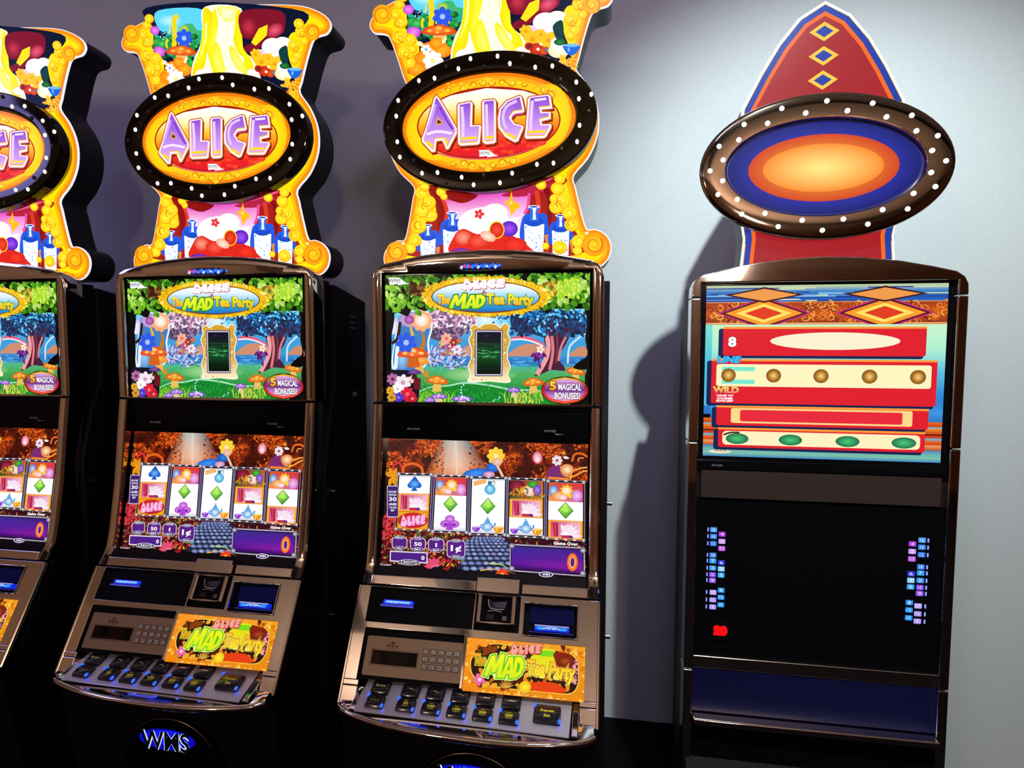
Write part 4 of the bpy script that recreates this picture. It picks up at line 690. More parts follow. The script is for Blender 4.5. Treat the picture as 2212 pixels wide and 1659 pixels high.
# ================================================================== planes of the front
def unit(a): a = np.array(a, float); return a/np.linalg.norm(a)
PU = plane((0, .010, 0), (1, 0, 0), (0, 0, 1), (0, -1, 0))
es = unit((0, -.054, -.290)); PLS = plane((0, .011, 1.382), (1, 0, 0), es, (0, es[2], -es[1]))
es2 = unit((0, -.103, -.1745)); PP = plane((0, -.088, 1.0645), (1, 0, 0), es2, (0, es2[2], -es2[1]))
es3 = unit((0, -.0735, -.0235)); PD = plane((0, -.1695, .8915), np.array((1., 0, 0))+.02*es3, es3, (0, es3[2], -es3[1]))
ZB = .405
def ray_poly(poly, cx, cy, t):
    dx, dy = math.cos(t), math.sin(t); best = None
    for i in range(len(poly)):
        (x1, y1), (x2, y2) = poly[i], poly[(i+1) % len(poly)]; ex, ey = x2-x1, y2-y1; den = dx*ey-dy*ex
        if abs(den) < 1e-12: continue
        s = ((x1-cx)*ey-(y1-cy)*ex)/den; u = ((x1-cx)*dy-(y1-cy)*dx)/den
        if s > 0 and -1e-9 <= u <= 1+1e-9: best = s if best is None else max(best, s)
    return (cx+dx*best, cy+dy*best)
def frame(pl, outer, inner, w_back, w_front, r=.004, inner_back=None, n=72):
    """closed frame between two outlines, with softened front edges"""
    cx = sum(p[0] for p in inner)/len(inner); cy = sum(p[1] for p in inner)/len(inner)
    an = sorted(set([round(math.atan2(y-cy, x-cx), 6) for x, y in inner]+[round(math.atan2(y-cy, x-cx), 6) for x, y in outer]+[round(-math.pi+2*math.pi*i/n, 6) for i in range(n)]))
    o = [ray_poly(outer, cx, cy, t) for t in an]; i_ = [ray_poly(inner, cx, cy, t) for t in an]
    def mv(a, b, d): l = math.hypot(b[0]-a[0], b[1]-a[1]) or 1; return (a[0]+(b[0]-a[0])/l*d, a[1]+(b[1]-a[1])/l*d)
    q = r*.3; ib = w_back if inner_back is None else inner_back
    rings = [[pl(*p, w_back) for p in o], [pl(*p, w_front-r) for p in o], [pl(*mv(a, b, q), w_front-q) for a, b in zip(o, i_)], [pl(*mv(a, b, r), w_front) for a, b in zip(o, i_)],
             [pl(*mv(b, a, r), w_front) for a, b in zip(o, i_)], [pl(*mv(b, a, q), w_front-q) for a, b in zip(o, i_)], [pl(*b, w_front-r) for b in i_], [pl(*b, ib) for b in i_]]
    return MB().loops(rings)
def rect(x0, x1, y0, y1): return [(x0, y0), (x1, y0), (x1, y1), (x0, y1)]
def holed(pl, x0, x1, y0, y1, holes, w0, w1):
    xs = sorted({x0, x1}|{h[0] for h in holes}|{h[1] for h in holes}); ys = sorted({y0, y1}|{h[2] for h in holes}|{h[3] for h in holes})
    solid = lambda i, j: 0 <= i < len(xs)-1 and 0 <= j < len(ys)-1 and not any(h[0] <= (xs[i]+xs[i+1])/2 <= h[1] and h[2] <= (ys[j]+ys[j+1])/2 <= h[3] for h in holes)
    m_ = MB()
    for i in range(len(xs)-1):
        for j in range(len(ys)-1):
            if not solid(i, j): continue
            a, b, c, d = xs[i], xs[i+1], ys[j], ys[j+1]
            m_.add([pl(a, c, w1), pl(b, c, w1), pl(b, d, w1), pl(a, d, w1)], [(0, 1, 2, 3)]); m_.add([pl(a, c, w0), pl(b, c, w0), pl(b, d, w0), pl(a, d, w0)], [(3, 2, 1, 0)])
            for (di, dj, e0, e1) in ((-1, 0, (a, c), (a, d)), (1, 0, (b, c), (b, d)), (0, -1, (a, c), (b, c)), (0, 1, (a, d), (b, d))):
                if not solid(i+di, j+dj): m_.add([pl(*e0, w0), pl(*e1, w0), pl(*e1, w1), pl(*e0, w1)], [(0, 1, 2, 3)])
    return m_
def key_block(pl, x0, x1, y0, y1, w0, w1, r=.004, slope=.002):
    """rounded key: rounded outline, softened crown"""
    A = rrect(x0, y0, x1, y1, r); cx, cy = (x0+x1)/2, (y0+y1)/2
    sh = lambda d: [(cx+(x-cx)*(1-2*d/(x1-x0)), cy+(y-cy)*(1-2*d/(y1-y0))) for x, y in A]
    rings = [[pl(*p, w0) for p in A], [pl(*p, w1-.003) for p in sh(slope*.3)], [pl(*p, w1-.0008) for p in sh(slope)], [pl(*p, w1) for p in sh(slope+.0012)]]
    return MB().loops(rings, cap=True)
YS, ZS = [-.087,-.078,-.063,-.052,-.044,-.033,-.024,-.017,-.012,-.008,-.006], [1.067,1.08,1.102,1.145,1.19,1.25,1.32,1.38,1.42,1.45,1.466]
def profY(z): return float(np.interp(z, ZS, YS))

def cabinet_sides(m):
    """black body, belly, rear box and side fittings"""
    prof = [(.05,1.765),(.05,1.47),(.03,1.40),(.0,1.25),(-.035,1.12),(-.062,1.06),(-.158,.880),(-.222,.850),(-.222,.842),(-.20,.82),(-.185,.70),(-.15,.52),(-.14,ZB),(.09,ZB),(.09,1.765)]
    pl = lambda u, v, w=0.: (w, u, v)
    MB().prism(pl, prof, -.264, .264).build('cabinet_body', SIDEP, m, bevel=.003)
    rb = MB().prism(pl, [(.082,1.756),(.272,1.727),(.272,ZB),(.02,ZB),(.02,1.30),(.055,1.44),(.082,1.50)], -.281, .281).build('rear_box', SIDEP, m, bevel=.003)
    for s in (-1, 1):
        for z in (1.681, 1.666, 1.651): MB().box(min(s*.2805, s*.2820), max(s*.2805, s*.2820), .165, .20, z-.0012, z+.0012).build('vent_slot', TICK, rb)
    MB().box(.2805, .2817, .18, .205, 1.466, 1.478).build('sticker', TICK, rb)
    for y, z in ((.045, 1.24), (.03, .93)):
        MB().tube([(.262, y, z), (.292, y, z)], .005, 12).build('side_lock', CHROME2, m)

def make_machine(label):
    m = thing('slot_machine', label, 'slot machine', (0, 0, ZB), 'slot machines with the same screens')
    cabinet_sides(m)
    # ---- upper door: arched chrome bezel with the picture screen
    arch = [(.268,1.469),(.268,1.755),(.264,1.772),(.255,1.785),(.238,1.7935),(.20,1.801),(.14,1.812),(.07,1.8185),(0,1.821)]
    outer = arch+[(-x, z) for x, z in reversed(arch[:-1])]
    frame(plane((0, 0, 0), (1, 0, 0), (0, 0, 1), (0, -1, 0)), outer, rect(-.243, .243, 1.4725, 1.7705), -.05, .002, .005, -.02).build('upper_bezel', CHROME, m)
    us = MB().pbox(PU, -.243, .243, 1.4715, 1.7715, -.012, 0).build('upper_screen', BLACKG, m); us['label'] = 'upper screen showing a bright forest scene'
    art_upper(PU, us)
    lens = MB(); R1 = []
    for k, (dx, dz, dy) in enumerate(((0, 0, 0), (0, 0, .006), (.004, .003, .010), (.012, .006, .0125))):
        R1.append([(-.010+(.047-dx)*(abs(math.cos(t))**.5)*(1 if math.cos(t) > 0 else -1), .0-dy, 1.7815+(.0098-dz)*(abs(math.sin(t))**.6)*(1 if math.sin(t) > 0 else -1)) for t in (2*math.pi*i/32 for i in range(32))])
    cl = lens.loops(R1, cap=True).build('signal_lens', mat('signal_lens_glass', (.03, .04, .12), .08, 0, .6), m); cl['label'] = 'flat lens glowing blue and red'
    for i in range(14):
        x = -.052+i*.0065; c = i < 4
        MB().tube([(x, -.011, 1.7775+.003*(i % 2)), (x+.004, -.0125, 1.7825+.002*(i % 3))], .0030, 8).build('lens_led', mat('red_led', '#ff2040', .3, emit='#ff2848', es=1.6) if c and i % 2 else mat('pale_led', '#90a8ff', .3, emit='#7f98ff', es=2.2) if i % 3 == 0 else LEDB, cl)
    a = Art(plane((0, 0, 0), (1, 0, 0), (0, 0, 1), (0, -1, 0)), lambda x, y: (x, y))
    MB().box(-.268, .268, -.0015, .05, 1.4655, 1.4690).build('door_seam', BLACK, m)
    # ---- lower door: curved chrome columns, speaker strip, tilted play screen
    for s in (-1, 1):
        z_ = [1.067+i*(1.4655-1.067)/28 for i in range(29)]
        rings = []
        for z in z_:
            y = profY(z); x0, x1 = .2425, .2665
            rings.append([(s*x0, y+.05, z), (s*x0, y+.003, z), (s*(x0+.0025), y+.0004, z), (s*(x0+.006), y, z), (s*(x1-.008), y, z), (s*(x1-.003), y+.0012, z), (s*x1, y+.006, z), (s*x1, y+.05, z)])
        MB().loops(rings, cap=True).build('side_column', CHROME, m)
    sp = MB().add([(-.2425,.006,1.4655),(.2425,.006,1.4655),(.2425,.004,1.452),(-.2425,.004,1.452),(.2425,.0105,1.383),(-.2425,.0105,1.383)], [(0,1,2,3),(3,2,4,5)]).build('speaker_strip', BLACKG, m)
    MB().tube([(-.2425, .0045, 1.4595), (.2425, .0045, 1.4595)], .0028, 8).build('strip_ridge', BLACK, sp)
    a = Art(plane((0, .0075, 0), (1, 0, 0), (0, 0, 1), (0, -1, 0)), lambda x, y: (x, -y), w0=.0035)
    a.t('BOSE', -.171, -1.408, .030, .0048, '#8a8a90', .03, shear=.35); a.build('speaker_mark', P_INK, sp)
    a = Art(plane((0, .0075, 0), (1, 0, 0), (0, 0, 1), (0, -1, 0)), lambda x, y: (x, -y), w0=.0035); a.t('WMS', .150, -1.411, .028, .0055, '#77777d', .03, shear=.2); a.p([(.160,-1.4055),(.184,-1.4045),(.166,-1.4025)], '#8a8a90')
    a.build('maker_mark', P_INK, sp)
    ls = MB().pbox(PLS, -.2425, .2425, -.002, .312, -.012, 0).build('play_screen', BLACKG, m); ls['label'] = 'tilted play screen with five reels'
    art_lower(PLS, ls)
    # chrome bar under the play screen, in three pieces
    PB = plane((0, -.0875, 1.0665), (1, 0, 0), unit((0, .022, .022*1.9)), unit((0, -1.9, 1)))
    MB().pbox(PB, -.2425, -.0010, .0008, .0215, -.012, .0).build('chrome_bar', CHROME, m, bevel=.002)
    MB().pbox(PB, .0020, .0965, -.001, .0290, -.012, .012).build('chrome_hood', CHROME2, m, bevel=.002)
    MB().pbox(PB, .1000, .2425, .0008, .0215, -.012, .0).build('chrome_bar', CHROME, m, bevel=.002)
    # ---- lower face: chrome plate with openings
    H = [(-.2405, -.001, .002, .0755), (.0025, .0995, .002, .0755), (.1075, .2235, .0135, .0795), (-.237, -.0145, .088, .1900), (-.0075, .2405, .0915, .1900)]
    fp = holed(PP, -.2665, .2665, .0005, .1900, H, -.02, 0).build('face_plate', CHROME, m, bevel=.0016)
    for s in (-1, 1): MB().tube([PP(s*.2665, .001, -.004), PP(s*.2668, .1, -.004), PP(s*.2665, .236, -.004)], .0052, 10).build('edge_rail', CHROME, fp)
    # bill entry, left
    bp = MB().pbox(PP, -.2405, -.001, .002, .0755, -.02, -.010).build('bill_panel', BLACK, m)
    be = MB().prism(PP, rrect(-.208, .0275, -.139, .0365, .003), -.010, -.004).build('lit_entry', mat('entry_blue', '#0a1a80', .2, emit='#1030e8', es=.9), bp); be['label'] = 'blue glowing bill entry'
    a = Art(PP, lambda x, y: (x, y), w0=-.0038); a.r(-.205, .0288, -.142, .0352, '#2a62ff', .002); a.r(-.2, .030, -.147, .034, '#4a8cff', .001); a.scrawl(-.1735, .0318, .056, .0052, '#c8f4ff', 12, (2, 4)); a.build('entry_lettering', P_GLS, be)
    MB().pbox(PP, -.213, -.139, .0395, .0412, -.010, .000).build('entry_lip', mat('blue_lit_edge', '#303060', .3, emit='#5a5af0', es=.8), bp)
    MB().pbox(PP, -.213, -.139, .0365, .0380, -.010, -.003).build('entry_lip', mat('blue_lit_edge2', '#202050', .3, emit='#3030b0', es=.6), bp)
    # scanner window, middle
    sw = MB().pbox(PP, .0025, .0995, .002, .0755, -.02, -.012).build('scanner_bay', BLACK, m)
    frame(PP, rect(.006, .0915, .0025, .0615), rect(.0165, .0810, .0075, .0575), -.012, .006, .004, -.008).build('scanner_frame', CHROME, sw)
    sg = MB().pbox(PP, .0165, .0810, .0075, .0575, -.012, -.002).build('scanner_glass', BLACKG, sw)
    a = Art(PP, lambda x, y: (x, y), w0=-.0017); a.p([(.030,.014),(.034,.030),(.066,.030),(.072,.016),(.052,.020)], '#2a2a30'); a.p([(.040,.018),(.070,.014),(.066,.028),(.046,.027)], '#4a4850'); a.s_([(.029,.012),(.034,.030),(.064,.031)], .0012, '#c8c8d0', smooth=2); a.s_([(.030,.036),(.045,.034),(.060,.037)], .0012, '#a8a8b0', smooth=2); a.r(.028, .042, .044, .052, '#2c2a2c'); a.r(.062, .044, .072, .053, '#6a5a54', .003)
    a.build('glass_marks', P_INK, sg)
    # ticket bay, right
    tb = MB().pbox(PP, .1075, .2235, .0135, .0795, -.02, -.016).build('ticket_bay', BLACK, m)
    frame(PP, rect(.1065, .2245, .0125, .0805), rect(.110, .221, .0160, .0770), -.016, .004, .0025, -.014).build('ticket_frame', CHROME, tb)
    MB().pbox(PP, .120, .214, .020, .052, -.016, -.010).build('ticket_mouth', mat('deep_blue_plastic', (.003, .003, .02), .3, 0, .06, emit='#04062a', es=1), tb)
    lp = MB().pbox(PP, .133, .205, .0555, .0665, -.016, .001).build('lit_entry', mat('entry_blue', '#0a1a80', .2), tb)
    a = Art(PP, lambda x, y: (x, y), w0=.0013); a.r(.133, .0555, .205, .0583, '#9a9ad0'); a.r(.134, .0583, .204, .0660, '#0f3ad8'); a.e(.145, .0622, .008, .003, '#2fa0ff'); a.e(.194, .0622, .008, .003, '#2fa0ff'); a.scrawl(.169, .0622, .036, .0044, '#c8f0ff', 8); a.s_([(.150,.064),(.158,.060),(.180,.060),(.188,.064)], .0012, '#b0d8ff', smooth=3); a.build('entry_lettering', P_GLS, lp)
    MB().pbox(PP, .120, .214, .0690, .0700, -.016, -.004).build('entry_lip', mat('blue_lit_edge2', '#202050', .3), tb)
    # player panel: champagne plate with display and fifteen keys
    pp = MB().pbox(PP, -.237, -.0145, .088, .1880, -.02, -.006).build('player_panel', BLACK, m)
    cp = MB().prism(PP, rrect(-.2285, .1035, -.0165, .1805, .003), -.006, -.003).build('champagne_plate', GOLDP, pp)
    frame(PP, rect(-.2155, -.1095, .1285, .1605), rect(-.2125, -.1125, .1312, .1578), -.003, -.0018, .0006).build('display_rim', mat('plate_line', (.20, .13, .08), .4, .5), cp)
    ds = MB().pbox(PP, -.2125, -.1125, .1312, .1578, -.003, -.0022).build('display', mat('dark_display', (.020, .006, .004), .2, 0, .06), pp)
    a = Art(PP, lambda x, y: (x, y), w0=-.002); a.r(-.194, .1312, -.176, .1578, '#060304'); a.r(-.132, .1312, -.1125, .1578, '#040202'); a.r(-.176, .1312, -.132, .1578, '#1c0c06'); a.build('display_tint', P_INK, ds)
    a = Art(PP, lambda x, y: (x, y), w0=-.0027); a.p([(-.177,.1155),(-.170,.1115),(-.163,.1155)], '#5a3a28'); a.p([(-.174,.117),(-.166,.117),(-.166,.1155),(-.174,.1155)], '#6a4632'); a.scrawl(-.170, .1210, .026, .0066, '#5e2a1c', 5); a.r(-.182, .1252, -.158, .1260, '#6a3c2a'); a.build('plate_emblem', P_INK, cp)
    KEYM = mat('pale_key', (.46, .40, .32), .45); KEYR = mat('key_rim', (.09, .065, .03), .5)
    sym = ['0','1','2','3','4','5','6','7','8','9','CLR','$','ENT','MENU','ESC']
    for i in range(15):
        x = -.0950+(i % 5)*.0170; y = .1262+(i//5)*.0146
        k = MB().prism(PP, rrect(x-.0068, y-.0058, x+.0068, y+.0058, .0015), -.003, -.0018).build('key_rim', KEYR, pp)
        kk = key_block(PP, x-.0054, x+.0054, y-.0045, y+.0045, -.0018, -.0002, .0012, .0006).build('key', KEYM, k)
        a = Art(PP, lambda u, v: (u, v), w0=.0001); a.t(sym[i], x, y, .0011 if sym[i] == '1' else .0030, .0046, '#3c3024', .0) if len(sym[i]) == 1 else a.scrawl(x, y, .0075, .0028, '#3c3024', 4)
        lt = a.build('key_symbol', P_INK, k)
    MB().pbox(PP, -.0150, -.0070, .0865, .1900, -.018, .0035).build('divider_bar', CHROME, m, bevel=.002)
    gl = MB().pbox(PP, -.0075, .2405, .0915, .1925, -.02, -.0005).build('lit_glass', mat('orange_glass_edge', (.5, .2, .02), .2), m); gl['label'] = 'small orange lit glass with yellow lettering'
    art_glass(PP, gl)
    # ---- button deck
    MB().pbox(PD, -.231, .231, -.012, .076, -.024, -.004).build('deck_base', BLACKG, m)
    lipc = lambda t: (t*.262, -.231-.043*(1-abs(t)**2.6)-.010*t+.010*max(0, (abs(t)-.9)/.1)**2, .8575)
    T_ = [-1+2*i/40 for i in range(41)]
    MB().loops([[(t*.260, -.185, .868) for t in T_], [(t*.260, -.215, .866) for t in T_], [(lipc(t)[0]*.995, lipc(t)[1]+.002, .8585) for t in T_], [(lipc(t)[0]*.99, lipc(t)[1]+.012, .842) for t in T_]], closed=False).build('deck_tray', CHROME, m)
    MB().add([PD(u, v, w) for w in (-.004, .0) for u, v in ((-.2165,-.001),(.2165,-.001),(.2145,.0775),(-.2185,.0775))], [(0,1,2,3),(7,6,5,4),(0,4,5,1),(1,5,6,2),(2,6,7,3),(3,7,4,0)]).build('button_plate', SILVER, m, bevel=.0006)
    for s in (-1, 1):
        MB().pbox(PP, min(s*.2315, s*.2665), max(s*.2315, s*.2665), .1905, .2005, -.030, 0).build('upper_rail', CHROME, m, bevel=.001); MB().pbox(PP, min(s*.2315, s*.2665), max(s*.2315, s*.2665), .2015, .2370, -.030, 0).build('deck_rail', CHROME, m, bevel=.002)
        MB().pbox(PD, min(s*.2185, s*.2310), max(s*.2185, s*.2310), .000, .0740, -.022, -.0015).build('deck_wedge', CHROME, m, bevel=.0015)
    MB().tube([lipc(t) for t in T_], .0062, 14, .0068).build('front_lip', CHROME, m)
    BH = .0080
    for i, x in enumerate((-.181, -.1155, -.0625, -.0098, .0430, .0960)):
        top = key_block(PD, x-.0195, x+.0195, .0050, .0368, 0, BH+.0008, .0045, .0028).build('button', BTN, m); bot = key_block(PD, x-.0200, x+.0200, .0400, .0690, 0, BH, .0045, .0028).build('button', BTN, m)
        a = Art(PD, lambda u, v: (u, v), w0=BH+.0010)
        if i == 0: a.t('Service', x, .0200, .021, .0060, '#d8dc7a', .02)
        elif i < 4: a.r(x-.004, .0185, x+.003, .0200, '#d8d87a'); a.r(x+.003, .0212, x+.008, .0226, '#c8c85a'); a.r(x-.009, .0182, x-.005, .0190, '#9a9a4a')
        else: a.r(x-.006, .0200, x+.010, .0218, '#dfe8ea'); a.r(x-.002, .0190, x+.002, .0200, '#c8d8dc'); a.r(x-.013, .0206, x-.008, .0214, '#b8c8cc')
        a.build('button_print', P_INK, top)
        a = Art(PD, lambda u, v: (u, v), w0=BH+.0002)
        if i == 0: a.t('Collect', x, .0540, .020, .0052, '#8a8a5a', .02)
        else: a.t('PLAY', x, .0475, .0085, .0028, '#d8d840', .02); a.t(('', '50', '100', '150', '200', '250')[i], x, .0535, .010 if i == 1 else .0155, .0056, '#f0ea3c', .05); a.t('CREDITS', x, .0590, .0125, .0024, '#d8d840', .02)
        a.build('button_print', P_INK, bot)
        for dx, dy in ((-.0178, .0435), (.0175, .0650)): MB().tube([PD(x+dx, dy-.0032, BH-.0022), PD(x+dx, dy, BH-.0008), PD(x+dx, dy+.0032, BH-.0026)], .0027, 8).build('blue_led', LEDB, bot)
    rb = key_block(PD, .1425, .1965, .0180, .0580, 0, BH+.001, .005, .003).build('repeat_button', BTN, m)
    a = Art(PD, lambda u, v: (u, v), w0=BH+.0012); a.t('Repeat', .1700, .0340, .027, .0070, '#e0e03a', .04); a.t('Bet', .1700, .0440, .0125, .0062, '#e0e03a', .04); a.build('button_print', P_INK, rb)
    for dx, dy in ((.1450, .0230), (.1945, .0535)): MB().tube([PD(dx, dy-.0032, BH-.0016), PD(dx, dy, BH-.0002), PD(dx, dy+.0032, BH-.002)], .0027, 8).build('blue_led', LEDB, rb)
    # ---- belly glass with the lit logo
    BL = plane((0, -.2035, .640), (1, 0, 0), (0, -.0, 1), (0, -1, 0))
    E_ = [(.015+.115*math.cos(t), .035+.105*math.sin(t)) for t in (2*math.pi*i/48 for i in range(48))]
    bl = MB().prism(BL, E_, -.05, -.0).build('belly_glass', BLACKG, m)
    MB().tube([BL(u, v, .0005) for u, v in E_+E_[:1]], .0007, 6).build('belly_rim', mat('dull_rim', (.25, .16, .13), .3, 1), bl)
    a = Art(BL, lambda x, y: (x, y), w0=.0008)
    a.e(.008, .092, .070, .024, '#050ab0'); a.e(.010, .096, .052, .017, '#0a1cf0'); 
    fl = lambda X, Y: (X, -Y)
    for o_, c in ((.05, '#dfe6ff'), (.018, '#05060c')): a.t('WMS', .003, .088, .120, .044, c, o_, warp=fl)
    a.build('logo', P_GLS, bl)
    return m

def make_topper(label):
    t = thing('topper_sign', label, 'sign', (0, .07, 1.775), 'lit topper signs above the machines')
    global ORG
    save = ORG; ORG = (0, .07, 1.775)
    PT = plane((0, .07, 0), (1, 0, 0), (0, 0, 1), (0, -1, 0)); O = topper_outline()
    MB().prism(PT, offset_poly(O, -.003), -.085, -.003).build('sign_box', TOPSIDE, t)
    MB().prism(PT, O, -.0055, 0).build('edge_light', WHITEL, t)
    pn = MB().prism(PT, offset_poly(O, -.0020), -.002, .0006).build('sign_panel', mat('panel_orange', (.6, .3, .02), .4), t)
    art_topper(plane((0, .0694, 0), (1, 0, 0), (0, 0, 1), (0, -1, 0)), pn)
    # oval ring of bulbs
    def el(a_, b_, y, cx=.001, cz=2.110, n=72): return [(cx+a_*math.cos(q), y, cz+b_*math.sin(q)) for q in (2*math.pi*i/n for i in range(n))]
    rg = MB().loops([el(.236,.146,.068), el(.2475,.155,.050), el(.2485,.156,.032), el(.2475,.155,.0235), el(.2455,.1530,.0208), el(.2435,.1510,.0198), el(.228,.1365,.0194), el(.2065,.1155,.0198), el(.2035,.1125,.0206), el(.2015,.1105,.0230), el(.2005,.1095,.030), el(.2005,.1095,.050)]).build('oval_ring', RINGM, t, angle=22)
    fc = MB().prism(plane((0, .028, 0), (1, 0, 0), (0, 0, 1), (0, -1, 0)), [(.202*math.cos(q), 2.109+.1105*math.sin(q)) for q in (2*math.pi*i/64 for i in range(64))], -.02, 0).build('oval_face', mat('panel_orange', (.6, .3, .02), .4), t); fc['label'] = 'orange and red oval face with purple lettering'
    art_oval(plane((0, .028, 0), (1, 0, 0), (0, 0, 1), (0, -1, 0)), fc)
    lit = ((-.156,2.209),(-.119,2.212),(-.063,2.229),(-.035,2.249),(.027,2.25),(.055,2.232),(.112,2.22),(.15,2.22),(.203,2.182),(.236,2.154),(.209,2.146),(.211,2.089),(.206,2.054),(.154,2.01),(.117,2.009),(.061,1.992),(.033,1.972),(-.028,1.97),(-.056,1.988),(-.113,2.001),(-.15,2.001),(-.203,2.04),(-.209,2.075),(-.211,2.133),(-.206,2.168))
    dark = ((.231,2.118),(.168,2.190),(-.004,2.230),(.083,2.246),(-.173,2.176),(-.231,2.107),(-.170,2.030),(-.005,1.990),(.083,1.975),(.172,2.040),(-.092,2.236),(-.092,1.978))
    proto = {}
    for lst, M_ in ((lit, BULB), (dark, BULBD)):
        for k, (x, z) in enumerate(lst):
            x, z = unrot(x, z)
            if M_ not in proto:
                rr = []
                for dr, dy in ((0, .002), (0, -.001), (.0012, -.0028), (.0030, -.0036)):
                    r_ = .0037-dr; rr.append([(r_*math.cos(q), dy, r_*1.35*math.sin(q)) for q in (2*math.pi*i/12 for i in range(12))])
                o = MB().loops(rr, cap=True).build('bulb', M_, rg, org=(0, 0, 0)); proto[M_] = o
            else:
                o = proto[M_].copy(); COL.objects.link(o); o.parent = rg
            o.location = (x, .0188-.07, z-1.775)
    ORG = save
    return t

def make_right(label):
    global ORG
    m = thing('slot_machine', label, 'slot machine', (0, 0, ZB))
    pl = lambda u, v, w=0.: (w, u, v)
    MB().prism(pl, [(.05,1.74),(.012,1.36),(.012,.70),(-.02,.66),(-.02,ZB),(.16,ZB),(.16,1.74)], -.262, .262).build('cabinet_body', SIDEP, m, bevel=.003)
    MB().prism(pl, [(.16,1.73),(.36,1.70),(.36,ZB),(.16,ZB)], -.246, .246).build('rear_box', SIDEP, m, bevel=.003)
    PZ = plane((0, 0, 0), (1, 0, 0), (0, 0, 1), (0, -1, 0))
    arch = [(.268,1.708),(.267,1.730),(.260,1.745),(.245,1.756),(.20,1.767),(.14,1.779),(.07,1.787),(0,1.79)]; outer = arch+[(-x, z) for x, z in reversed(arch[:-1])]
    top = outer+[(-.248,1.708),(-.248,1.7385),(.248,1.7385),(.248,1.708)]
    MB().prism(PZ, top, -.05, .002).build('top_bezel', CHROME, m, bevel=.003)
    for z0, z1 in ((1.397, 1.7065), (.887, 1.3955), (.42, .8855)):
        for s in (-1, 1): MB().box(min(s*.248, s*.268), max(s*.248, s*.268), -.002, .05, z0, z1).build('side_column', CHROME, m, bevel=.003)
    us = MB().pbox(PU, -.2475, .2475, 1.358, 1.7385, -.012, 0).build('upper_screen', BLACKG, m)
    art_right(PU, us, 0)
    sp = MB().box(-.2475, .2475, .004, .03, 1.336, 1.3575).build('speaker_strip', BLACKG, m, bevel=.002)
    a = Art(plane((0, .004, 0), (1, 0, 0), (0, 0, 1), (0, -1, 0)), lambda x, y: (x, -y)); a.t('BOSE', -.206, -1.3455, .022, .004, '#6a6a70', .03, shear=.35); a.build('strip_lettering', P_INK, sp)
    MB().box(-.2385, .2385, .006, .03, 1.274, 1.334).build('smoked_strip', mat('smoked_brown', (.035, .024, .022), .25), m)
    dp = MB().box(-.2475, .2475, .010, .03, .918, 1.272).build('reel_glass', BLACKG, m)
    NB = [(-.209,1.201,'#4a9af8'),(-.209,1.186,'#3a86f0'),(-.209,1.170,'#2f78e8'),(-.191,1.192,'#b03ae0'),(-.191,1.176,'#d0a0f8'),(-.191,1.160,'#c060e8'),(-.209,1.144,'#3a80e8'),(-.209,1.131,'#2fa0f0'),(-.209,1.115,'#3a96ec'),(-.209,1.100,'#8a4ae8'),(-.209,1.087,'#9a5cf0'),(-.191,1.128,'#3a3ae0'),(-.191,1.114,'#8ad0f8'),(-.191,1.100,'#2fa8f0'),(-.207,1.060,'#c0a8f8'),(-.207,1.043,'#a890f0'),(-.207,1.027,'#b49cf8'),(-.190,1.066,'#1f90f0'),(-.190,1.050,'#1f98f0'),(-.190,1.033,'#1f98f0')]
    nums = ['16','14','12','4','2','11','18','7','20','10','9','6','3','5','17','15','1','8','13','19']
    for s in (1, -1):
        for (x, z, c), nn in zip(NB, nums):
            X = x*s
            k = MB().prism(PZ, rrect(X-.0075, z-.0058, X+.0075, z+.0058, .002), -.0105, -.0095).build('line_lamp', mat('lamp_body', (.02, .02, .03), .3), dp)
            a = Art(PZ, lambda u, v: (u, v), w0=-.0093); a.p(rrect(X-.0072, z-.0055, X+.0072, z+.0055, .002), c); a.t(nn, X, z, .0018 if nn == '1' else .0065, .0065, '#e8f4ff', .0, warp=lambda p, q: (p, -q)); a.build('lamp_number', P_GLS, k)
        for z in (1.201, 1.186, 1.170, 1.144, 1.131, 1.115, 1.100, 1.087, 1.060, 1.043, 1.027): MB().box(min(s*.222, s*.2195), max(s*.222, s*.2195), .0085, .0105, z-.004, z+.004).build('edge_lamp', mat('edge_lamp_blue', '#8090ff', .3, emit='#8a98ff', es=.8), dp)
    md = MB().box(-.215, -.165, .006, .012, .955, .998).build('bet_display', BLACK, dp)
    a = Art(plane((0, .006, 0), (1, 0, 0), (0, 0, 1), (0, -1, 0)), lambda x, y: (x, -y)); a.t('20', -.190, -.976, .030, .024, '#ff0a12', .14); a.build('red_digits', P_GLS, md)
    MB().box(-.2475, .2475, .004, .03, .888, .916).build('chrome_sill', CHROME2, m, bevel=.002)
    lo = MB().box(-.2475, .2475, .006, .03, .788, .886).build('lower_panel', mat('navy_panel', (.006, .007, .05), .3), m)
    MB().box(-.2475, .2475, -.022, .03, .770, .785).build('chrome_edge', CHROME, m, bevel=.004)
    MB().box(-.2475, .2475, .0, .03, .42, .766).build('belly_panel', BLACKG, m)
    return m

